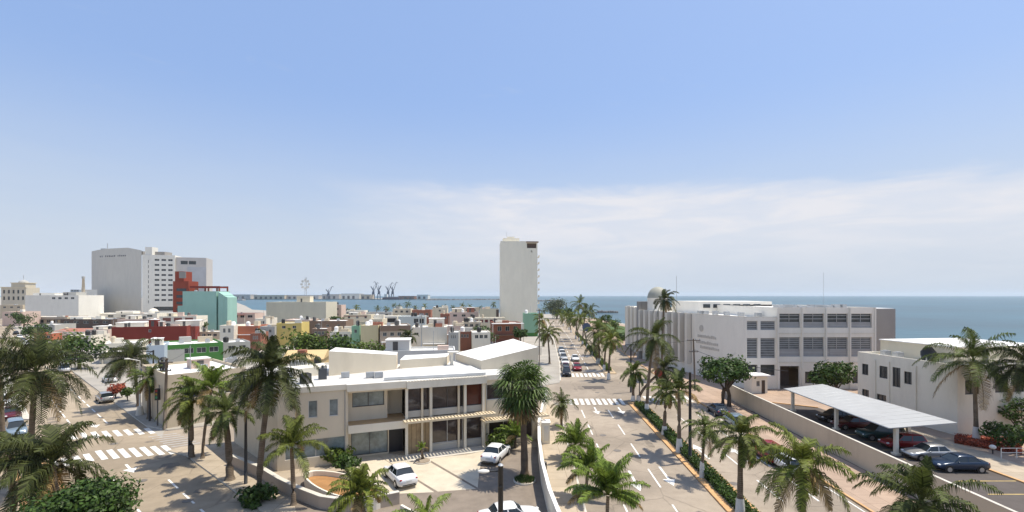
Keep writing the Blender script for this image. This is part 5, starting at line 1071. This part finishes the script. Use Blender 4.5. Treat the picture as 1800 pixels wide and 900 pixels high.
# low railing and small lamp at the bottom right
t = thing('railing', 'thin dark railing at the bottom right end of the car park', 'railing', (37.0, 34.5, .15)); m = MB()
for k in range(5): m.tube([(k * 1.6, -.3 * k, 0), (k * 1.6, -.3 * k, 1.6)], .05, 6)
for z in (.8, 1.55): m.tube([(0, 0, z), (6.4, -1.2, z)], .03, 5)
m.build('rails', BLACK, t)
t = thing('garden_railing', 'white horizontal garden railing beside the red ground cover', 'railing', (*G(1760, 808), .14)); m = MB()
for k in range(4): m.tube([(k * 1.5, 0, 0), (k * 1.5, 0, 1.0)], .04, 6)
for z in (.55, .98): m.tube([(0, 0, z), (4.5, 0, z)], .03, 5)
m.build('rails', HW, t)
t = thing('garden_lamp', 'small white globe lamp beside the walkway at the right', 'lamp', (*G(1745, 800), .14)); m = MB(); m.tube([(0, 0, 0), (0, 0, .5)], .06, 8); m.build('post', BLACK, t); m = MB(); m.sphere((0, 0, .68), .28, .28, .22, 12, 8); m.build('globe', HW, t, True)

def cable(label, pts, r=.022):
    a = Vector(pts[0]); t = MB(); 
    for p, q in zip(pts, pts[1:]):
        p, q = Vector(p), Vector(q); t.tube([tuple(p.lerp(q, k / 10) - Vector((0, 0, (q - p).length * .03 * 4 * (k / 10) * (1 - k / 10)))) for k in range(11)], r, 4, False)
    return tag(t.build('overhead_cable', BLACK), label, 'cable', 'overhead cables')
a0 = G(289, 756); a1 = G(263, 742)
cable('overhead cable from the tall wooden pole back towards the town', [(a0[0] + .3, a0[1], 8.2), (*XY(357, 120), 10.0), (*XY(364, 116), 10.4)])
cable('overhead cable from the tall wooden pole along the boulevard', [(a0[0] + .3, a0[1], 7.9), (a1[0], a1[1], 6.9), (*P(25, 110), 7.5)])
b0 = G(1222, 688); b1 = G(1109, 690)
cable('upper overhead cable along the campus side of the avenue', [(b0[0] - .3, b0[1], 8.6), (b1[0], b1[1], 8.2)], .03); cable('lower overhead cable along the campus side of the avenue', [(b0[0] - .3, b0[1], 7.0), (34.3, 60, 6.6)], .03)
cable('overhead cable between the thin poles behind the showroom', [(*XY(741, 118), 11.2), (*XY(789, 112), 10.8)])

# ------------------------------------------------------------------ cars
PW = paint('white', (.74, .74, .72), 0); PS = paint('silver', (.42, .42, .41), .5); PB = paint('blue', (.014, .03, .06), .3); PR = paint('red', (.24, .012, .015), .1); PDR = paint('dark_red', (.10, .012, .015), .1); PK = paint('black', (.015, .015, .017), .1); PG = paint('dark_green', (.02, .06, .06), .2); PSB = paint('silver_blue', (.26, .33, .38), .4)
x, y = G(703, 845, .16); car('white sedan with dark rear window on the concrete pads left side of the car park', x, y, 122, PW, z0=.165)
x, y = G(872, 806, .16); car('white sedan parked close to the shrubs at the right of the car park', x, y, 72, PW, z0=.165)
car('white car at the bottom edge behind the foreground lamp pole', -.1, 33.4, 15, PW, z0=.155)
CP = [('dark blue sedan, the last car of the row and outside the canopy', 43.9, PB, 'sedan'), ('silver sedan under the canopy edge beside the dark blue sedan', 46.9, PS, 'sedan'), ('bright red car under the canopy beside the silver sedan', 50.2, PR, 'hatch'), ('dark green car in the canopy shade behind the red car', 53.3, PG, 'suv'), ('maroon car deep in the canopy shade', 57.6, PDR, 'sedan'), ('black car farthest back under the canopy', 60.8, PK, 'hatch')]
for lb, yy, pm, kd in CP: car(lb, 40.45 + .01 * (yy - 44), yy, 178, pm, kd, 'cars under the canopy', z0=.155)
car('red van-like car driving on the right carriageway behind the palms', *G(1350, 806), 88, PR, 'suv', name='car')
car('white small car on the right carriageway near the median palm fronds', *G(1385, 826), 88, PW, 'hatch', name='car')
car('dark blue car parked in the shade of the broad tree', *G(1262, 728), 86, PB, 'sedan', 'cars parked under the tree'); car('silver car parked below the broad tree nearer the camera', *G(1292, 748), 86, PSB, 'hatch', 'cars parked under the tree')
row_ = [('black car at the near end of the row along the left kerb of the avenue', 660, PK, 'suv'), ('maroon car second in the avenue kerb row', 650, PDR, 'sedan'), ('white car third in the avenue kerb row', 640.5, PW, 'sedan'), ('silver car fourth in the avenue kerb row', 632, PS, 'hatch'), ('white car fifth in the avenue kerb row', 625, PW, 'hatch'), ('pale blue car at the far end of the avenue kerb row', 619, PSB, 'sedan')]
for lb, py, pm, kd in row_: _, yy = G(980, py); car(lb, interp(KL, yy) + 1.3, yy, 267, pm, kd, 'cars parked along the left kerb of the avenue')
car('red car driving on the avenue beyond the crossing', *G(1014, 651), 268, PR, 'hatch', name='car'); car('white car just beyond the red car on the avenue', *G(1011, 634), 268, PW, 'sedan', name='car')
st_ang = 90 + math.degrees(math.atan2(K, 1))
car('silver hatchback on the boulevard beside the red flowering shrubs', *G(184, 706), st_ang, PS, 'hatch', name='car'); car('white car behind the silver hatchback at the boulevard kerb', *G(193, 672), st_ang, PW, 'sedan', name='car'); 
car('pale van at the far side of the boulevard below the trees', *G(112, 654), st_ang, PW, 'van', name='car')
car('silver-blue car waiting at the left crossing behind the big palm', *G(28, 765), st_ang + 180, PSB, 'suv', name='car'); car('dark red car behind the silver-blue car on the far left', *G(20, 735), st_ang + 180, PDR, 'sedan', name='car'); car('white car on the far left carriageway', *G(4, 712), st_ang + 180, PW, 'sedan', name='car')
for k, (px, py, pm, lb) in enumerate(((46, 607, PW, 'white car near the front of the far boulevard kerb row'), (40, 601, PS, 'silver car in the far boulevard kerb row'), (34, 595, PW, 'white car in the middle of the far boulevard kerb row'), (28, 588, PK, 'black car towards the end of the far boulevard kerb row'))): car(lb, *G(px, py), st_ang, pm, 'sedan', 'cars parked far along the boulevard', parts=False)

# ------------------------------------------------------------------ palms
big = 'palms along the left boulevard'; med = 'palms in the avenue median'; side = 'palms on the avenue pavement'
palm('big wind-blown coconut palm at the left edge of the photo', (52, 862), (66, 655), 92, 'windy', 21, group=big, wind=(-.9, .2), tr=.22, nf=30)
palm('dark wind-blown palm at the bottom left above the round green tree', (104, 900), (100, 815), 100, 'windy', 22, group=big, Y=29, nf=28)
palm('dark palm crown cut by the left edge of the photo behind the big coconut palm', (6, 820), (-6, 640), 70, 'windy', 121, group=big, wind=(-.7, .2), Y=46)
palm('low dark palm at the left edge beside the bottom left palm', (26, 900), (24, 800), 62, 'windy', 122, group=big, Y=33)
palm('palm with a drooping crown beside the white street lamp', (243, 716), (232, 632), 52, 'windy', 23, group=big, nf=28, wind=(-.6, .1))
palm('smaller palm crown just right of the white street lamp', (262, 738), (262, 665), 34, 'coconut', 24, group=big)
palm('palm on the boulevard kerb with a spiky green crown, left of the pair', (337, 806), (340, 700), 52, 'coconut', 25, group=big)
palm('palm on the boulevard kerb with upright bright fronds beside the concrete-footed palm', (356, 808), (372, 685), 50, 'young', 26, group=big, wind=(.2, 0))
palm('thick-trunked palm with hanging fronds on the boulevard pavement', (404, 846), (400, 725), 52, 'coconut', 27, group=big, tr=.28)
palm('tallest boulevard palm, with a huge drooping crown above the tan building', (455, 874), (478, 655), 82, 'windy', 28, group=big, tr=.23, wind=(-.35, 0), nf=34)
palm('slender young palm in front of the beige showroom wall', (516, 896), (516, 785), 62, 'royal', 29, group=big, Y=36.6, tr=.17)
palm('palm crown at the bottom edge below the brown basin', (645, 900), (636, 868), 64, 'royal', 30, group='foreground palms', Y=30, nf=26)
palm('upright frond tip palm at the bottom edge left of the lamp pole', (752, 900), (750, 916), 58, 'young', 31, group='foreground palms', Y=26, nf=6)
palm('tall fan palm with a shaggy round crown beside the showroom', (922, 840), (917, 680), 64, 'fan', 32, group='showroom palms', nf=80)
palm('small bushy palm at the foot of the fan palm', (906, 790), (906, 765), 34, 'young', 33, group='showroom palms')
palm('tiny palm in the round earth bed by the concrete pads', (743, 812), (742, 788), 12, 'young', 34, group='showroom palms', nf=9)
palm('small round-crowned palm at the top of the left avenue pavement', (987, 752), (987, 712), 30, 'coconut', 35, group=side, tr=.14)
palm('bushy bright green palm on the left avenue pavement', (1008, 812), (1012, 786), 44, 'young', 36, group=side, nf=22)
palm('low bushy palm behind the large bottom palm on the left avenue pavement', (1030, 850), (1034, 826), 50, 'young', 37, group=side, Y=38, nf=22)
palm('large full palm at the bottom of the left avenue pavement', (1066, 900), (1068, 872), 70, 'young', 38, group=side, Y=29, nf=28, wind=(0, 0))
palm('leaning tall coconut palm at the tip of the near median', (1137, 728), (1150, 596), 50, 'coconut', 39, 1.3, med)
palm('short palm beside the crossing at the tip of the near median', (1113, 706), (1112, 655), 30, 'coconut', 40, .8, med)
palm('dark palm right of the leaning median palm', (1122, 706), (1168, 650), 34, 'windy', 41, .8, med, wind=(.2, 0))
palm('palm with yellowing fronds in the near median', (1168, 766), (1170, 690), 34, 'coconut', 42, 1.0, med)
palm('full yellow-green palm behind the thick dark pole', (1194, 797), (1192, 688), 44, 'royal', 43, 1.4, med)
palm('small palm with hanging fronds right of the thick dark pole', (1234, 842), (1237, 752), 42, 'coconut', 44, 1.4, med, tr=.13)
palm('tall median palm with white-painted foot at the bottom centre right', (1301, 912), (1300, 768), 60, 'coconut', 45, 1.4, med, Y=34.5)
palm('large palm with arching fronds at the bottom right of the right carriageway', (1412, 930), (1414, 822), 88, 'coconut', 46, 0, 'foreground palms', Y=30, nf=26)
palm('large palm crown filling the bottom right corner', (1610, 930), (1612, 882), 96, 'coconut', 47, 0, 'foreground palms', Y=27, nf=30)
palm('tall coconut palm in the red bed in front of the annex building', (1716, 778), (1712, 636), 76, 'coconut', 48, 1.6, 'campus palms', nf=30)
palm('palm at the right edge of the photo in front of the annex building', (1812, 800), (1812, 645), 60, 'windy', 49, 1.4, 'campus palms', wind=(-.8, 0))
palm('tall dark palm in front of the finned campus wall below the dome', (1163, 672), (1167, 528), 27, 'windy', 50, 0, 'campus palms', wind=(.5, 0), Y=92)
# far median and pavement palms
far_p = [(1062, 652, 1067, 592, 30), (1070, 668, 1073, 600, 28), (1050, 640, 1043, 606, 26), (1054, 640, 1050, 582, 28), (1040, 625, 1056, 572, 24), (1032, 612, 1020, 560, 22), (1024, 606, 1030, 545, 22), (1018, 600, 1008, 560, 20), (1012, 596, 1019, 535, 19), (1004, 585, 996, 558, 18), (1000, 580, 1038, 548, 17), (990, 574, 984, 552, 15)]
fl = ['palm at the near tip of the far median', 'second palm of the far median with a white-painted foot', 'short drooping palm on the far median, left one', 'palm behind the short drooping one on the far median', 'palm on the far median in the middle of the clump', 'light green palm half-way up the far median', 'tall dark palm half-way up the far median', 'bushy palm left of the tall dark ones on the far median', 'tallest palm crown against the sea on the far median', 'small palm near the far end of the median', 'palm crown right of the tallest one against the sea', 'last small palm of the far median by the feathery tree']
for (a, b_, c, d_, r_), lb in zip(far_p, fl): palm(lb, (a, b_), (c, d_), r_, 'coconut', ww=1.2, group=med, nf=18)
palm('dark palm on the left kerb of the far avenue', (966, 628), (962, 586), 26, 'coconut', 77, group=side, Y=112, nf=30); palm('palm behind the dark one near the mint building', (956, 610), (953, 562), 20, 'coconut', 78, group=side, nf=20); palm('palm in front of the white two-storey house behind the showroom', (718, 640), (718, 592), 20, 'windy', 79, group='town palms', Y=104, nf=26)
sp = [(604, 545), (612, 548), (628, 540), (645, 550), (665, 542), (680, 543), (692, 537), (703, 540), (717, 535), (731, 541), (746, 539), (779, 541), (795, 540), (812, 537), (826, 540), (843, 541), (868, 535), (957, 545)]
for k, (a, b_) in enumerate(sp):
    x, y = XY(a, 395 + (k * 7) % 25); t = thing('palm_tree', 'small dark seafront palm against the harbour water', 'palm tree', (x, y, .14), 0, 'seafront palms'); palm_parts(t, Zat(b_, y), (rnd.uniform(-.5, .5), 0), 3.0 + (k % 3) * .5, 300 + k, 'coconut', (-.4, 0), 0, 16)

# ------------------------------------------------------------------ trees and shrubs
tree('round dense bright green tree at the bottom left corner', *XY(140, 25.5), 5.95, 2.45, 40, .13, LEAFT, 5, .5, per=260, trunk=3)
x, y = G(1276, 716); tree('broad dark green tree with two stems in front of the blank campus wall', x, y, 7.4, 3.8, 24, .26, LEAFT, 6, .6, per=130, trunk=2.6, stems=2)
tree('dense bushy tree against the campus front', *XY(1470, 76), 6.0, 3.9, 20, .28, LEAFT, 7, .62, per=110, trunk=1)
tr = [('light green tree at the left edge of the leafy row behind the tallest palm', 520, 103, 8.8, 4.6, LEAFT2), ('mid green tree second in the leafy row behind the showroom', 556, 106, 9.0, 4.8, LEAFT2), ('dark green tree third in the leafy row behind the showroom', 596, 104, 8.2, 4.6, LEAFT), ('green tree at the right end of the leafy row beside the blank white wall', 642, 102, 6.6, 4.0, LEAFT2),
      ('dark tree above the boulevard cars left of the lamp palm', 138, 104, 7.6, 5.6, LEAFT), ('light green tree beyond the big left palm', 98, 118, 8.6, 6.2, LEAFT2), ('dark tree on the boulevard kerb behind the light green tree', 62, 172, 7.2, 5.2, LEAFT), ('small dark tree far along the boulevard', 42, 235, 8.5, 5.5, LEAFT),
      ('dark tree between the porch house and the brown corner building', 848, 150, 7.6, 5.0, LEAFT), ('dark tree at the right of the brown corner building', 915, 150, 6.0, 2.6, LEAFT), ('shrubby tree beside the teal building', 352, 190, 6.0, 3.0, LEAFT), ('small green tree in front of the cream hall', 592, 225, 6.5, 3.4, LEAFT)]
for k, (lb, px, Y, h, r_, lm) in enumerate(tr): tree(lb, *XY(px, Y), h, r_, 16, .40, lm, 40 + k, .7, per=60, group='town trees')
for k, (lb, px, Y, h, r_, lm) in enumerate([('long green shrub behind the showroom roof, left part', 835, 108, 3.6, 3.2, LEAFT2), ('long green shrub behind the showroom roof, right part', 862, 110, 3.4, 3.0, LEAFT2)]): tree(lb, *XY(px, Y), h, r_, 14, .3, lm, 60 + k, .6, per=50, trunk=.3, name='shrub', cat='shrub')
# feathery pine at the end of the avenue
tree('large feathery grey-green tree at the far end of the avenue', *XY(979, 330), 14.5, 9.5, 30, .6, mat('pine_leaf', (.085, .105, .055), .6, .3, .3, kind='leaf'), 80, .75, per=70, trunk=4)
tree('dark leafy tree at the end of the avenue right of the feathery tree', *XY(1002, 300), 9, 6, 16, .55, LEAFT, 81, .7, per=50)
shr = [('bright green shrubs left of the low wall and the showroom glass', *G(590, 815), 1.9, 1.7, LEAFT2), ('dark green shrub beside the brown basin', *G(612, 838), 1.9, 1.2, LEAFT), ('spiky green shrub at the showroom right wing', *G(880, 790), 1.8, 1.6, LEAFT2), ('low green shrub by the small palm foot', *G(893, 778), 2.2, 1.5, LEAFT), 
       ('dark green shrub at the foot of the tallest boulevard palm', *G(447, 884), .8, 1.5, LEAFT), ('green bushes below the wall of the annex building', *G(1775, 790), 3.0, 2.6, LEAFT), ('dark bushes at the right edge beside the annex building', *G(1800, 770), 4.4, 2.6, LEAFT)]
for k, (lb, x, y, h, r_, lm) in enumerate(shr): tree(lb, x, y, h, r_, 14, .2, lm, 90 + k, .6, per=70, trunk=.15, name='shrub', cat='shrub')
for k, (lb, px, py, r_, lm) in enumerate((('red flowering shrub behind the silver hatchback', 203, 702, 1.5, LEAFR), ('yellow-green and red shrub at the corner by the lamp foot', 224, 706, 1.3, LEAFT2), ('red shrub right of the silver hatchback', 214, 700, 1.0, LEAFR))): tree(lb, *G(px, py), 2.2, r_, 10, .2, lm, 110 + k, .6, per=50, trunk=.2, name='shrub', cat='shrub')
def ground_cover(name, label, poly_f, n, hgt, lm, ls, seed, cat):
    rr = random.Random(seed); m = MB()
    for _ in range(n):
        x, y = poly_f(rr); z = .16 + rr.random() ** 1.4 * hgt; nn = Vector((rr.uniform(-1, 1), rr.uniform(-1, 1), rr.uniform(.2, 1.3))).normalized(); u = nn.cross(Vector((rr.uniform(-1, 1), rr.uniform(-1, 1), 0.3))).normalized(); v = nn.cross(u); p = Vector((x, y, z)); s = ls * rr.uniform(.6, 1.3)
        m.face([m.p(*(p - u * s)), m.p(*(p + v * s * .6)), m.p(*(p + u * s)), m.p(*(p - v * s * .6))])
    return tag(m.build(name, lm), label, cat, kind='stuff')
def medf(y0, y1, a=.24, b=.76): 
    def f(rr):
        y = rr.uniform(y0, y1); q = rr.uniform(a, b); return (interp(KM1, y) * (1 - q) + interp(KM2, y) * q, y)
    return f
ground_cover('hedge', 'low dark green hedge planting along the near median', medf(24, 70), 26000, .62, LEAFT, .10, 1, 'hedge')
ground_cover('hedge', 'green planting along the far median', medf(101, 200), 9000, .8, LEAFT2, .2, 2, 'hedge')
def redf(rr):
    a = rr.random(); px = 1678 + 118 * a; return G(px, 770 + 8 * a + (12 + 12 * a) * rr.random())
ground_cover('ground_cover', 'red leafy ground cover at the foot of the annex building', redf, 9000, .4, LEAFR, .09, 3, 'ground cover')
ground_cover('ground_cover', 'green ground cover in the boulevard median', lambda rr: P(rr.uniform(4.7, 7.3), rr.uniform(14, 45)), 9000, .3, LEAFT, .1, 4, 'ground cover')

# green strip between avenue and sea
m = MB(); m.prism([(44, 165), (60, 160), (58, 230), (52, 300), (46, 300)], .1, .2); struct('lawn', m, mat('grass', (.07, .11, .03), .95, .3, .2, .3))
for k, (lb, px, Y, h, r_) in enumerate((('round shrub at the near end of the lawn by the sea', 1092, 170, 3.5, 3), ('tree in the middle of the lawn by the sea', 1082, 215, 6, 4), ('tree at the far end of the lawn by the sea', 1066, 270, 6, 4.5), ('bush beside the far avenue kerb near the lawn', 1076, 190, 3, 3))): tree(lb, *XY(px, Y), h, r_, 12, .4, LEAFT2 if k % 2 else LEAFT, 140 + k, .65, per=50, trunk=.6)
# sea air
m = MB(); m.box(-13900, -1900, -5.6, 13900, 13900, 70)
hz = bpy.data.materials.new('sea_haze'); hz.use_nodes = True; ht = hz.node_tree; ht.nodes.remove(ht.nodes['Principled BSDF'])
pv = ht.nodes.new('ShaderNodeVolumePrincipled'); pv.inputs['Color'].default_value = (.86, .93, 1, 1); pv.inputs['Density'].default_value = 0.00006; pv.inputs['Anisotropy'].default_value = 0.2
ht.links.new(pv.outputs[0], ht.nodes['Material Output'].inputs['Volume']); tag(m.build('haze', hz), kind='stuff')

# manhole covers and oil-darkened patches on the carriageways
for (px, py) in ((1075, 860), (1060, 765), (1050, 690), (1085, 792), (1290, 850), (250, 845), (200, 780), (330, 880)):
    x, y = G(px, py, .03); m = MB(); m.tube([(x, y, .02), (x, y, .036)], .38, 18); struct('manhole_cover', m, mat('iron_cover', (.17, .15, .13), .6, .2, 3))
rr = random.Random(17); m = MB()
for _ in range(16):
    y = rr.uniform(28, 100); x = interp(KL, y) + rr.uniform(1, 9.5); n = 14; r_ = rr.uniform(.3, 1.1); i = [m.p(x + r_ * .5 * math.cos(2 * PI * k / n) * rr.uniform(.75, 1.2), y + r_ * 1.8 * math.sin(2 * PI * k / n) * rr.uniform(.75, 1.2), .0265) for k in range(n)]; m.face(i)
for _ in range(14):
    y = rr.uniform(24, 66); c = rr.choice([19.4, 15, 10.5]) + rr.uniform(-.5, .5); x, _q = P(c, y); n = 14; r_ = rr.uniform(.3, .9); i = [m.p(x + r_ * math.cos(2 * PI * k / n) * rr.uniform(.75, 1.2), y + r_ * math.sin(2 * PI * k / n) * rr.uniform(.75, 1.2), .0262) for k in range(n)]; m.face(i)
struct('oil_stain', m, mat('oil_stain', (.21, .175, .135), .8, .25, 1.5, .4))
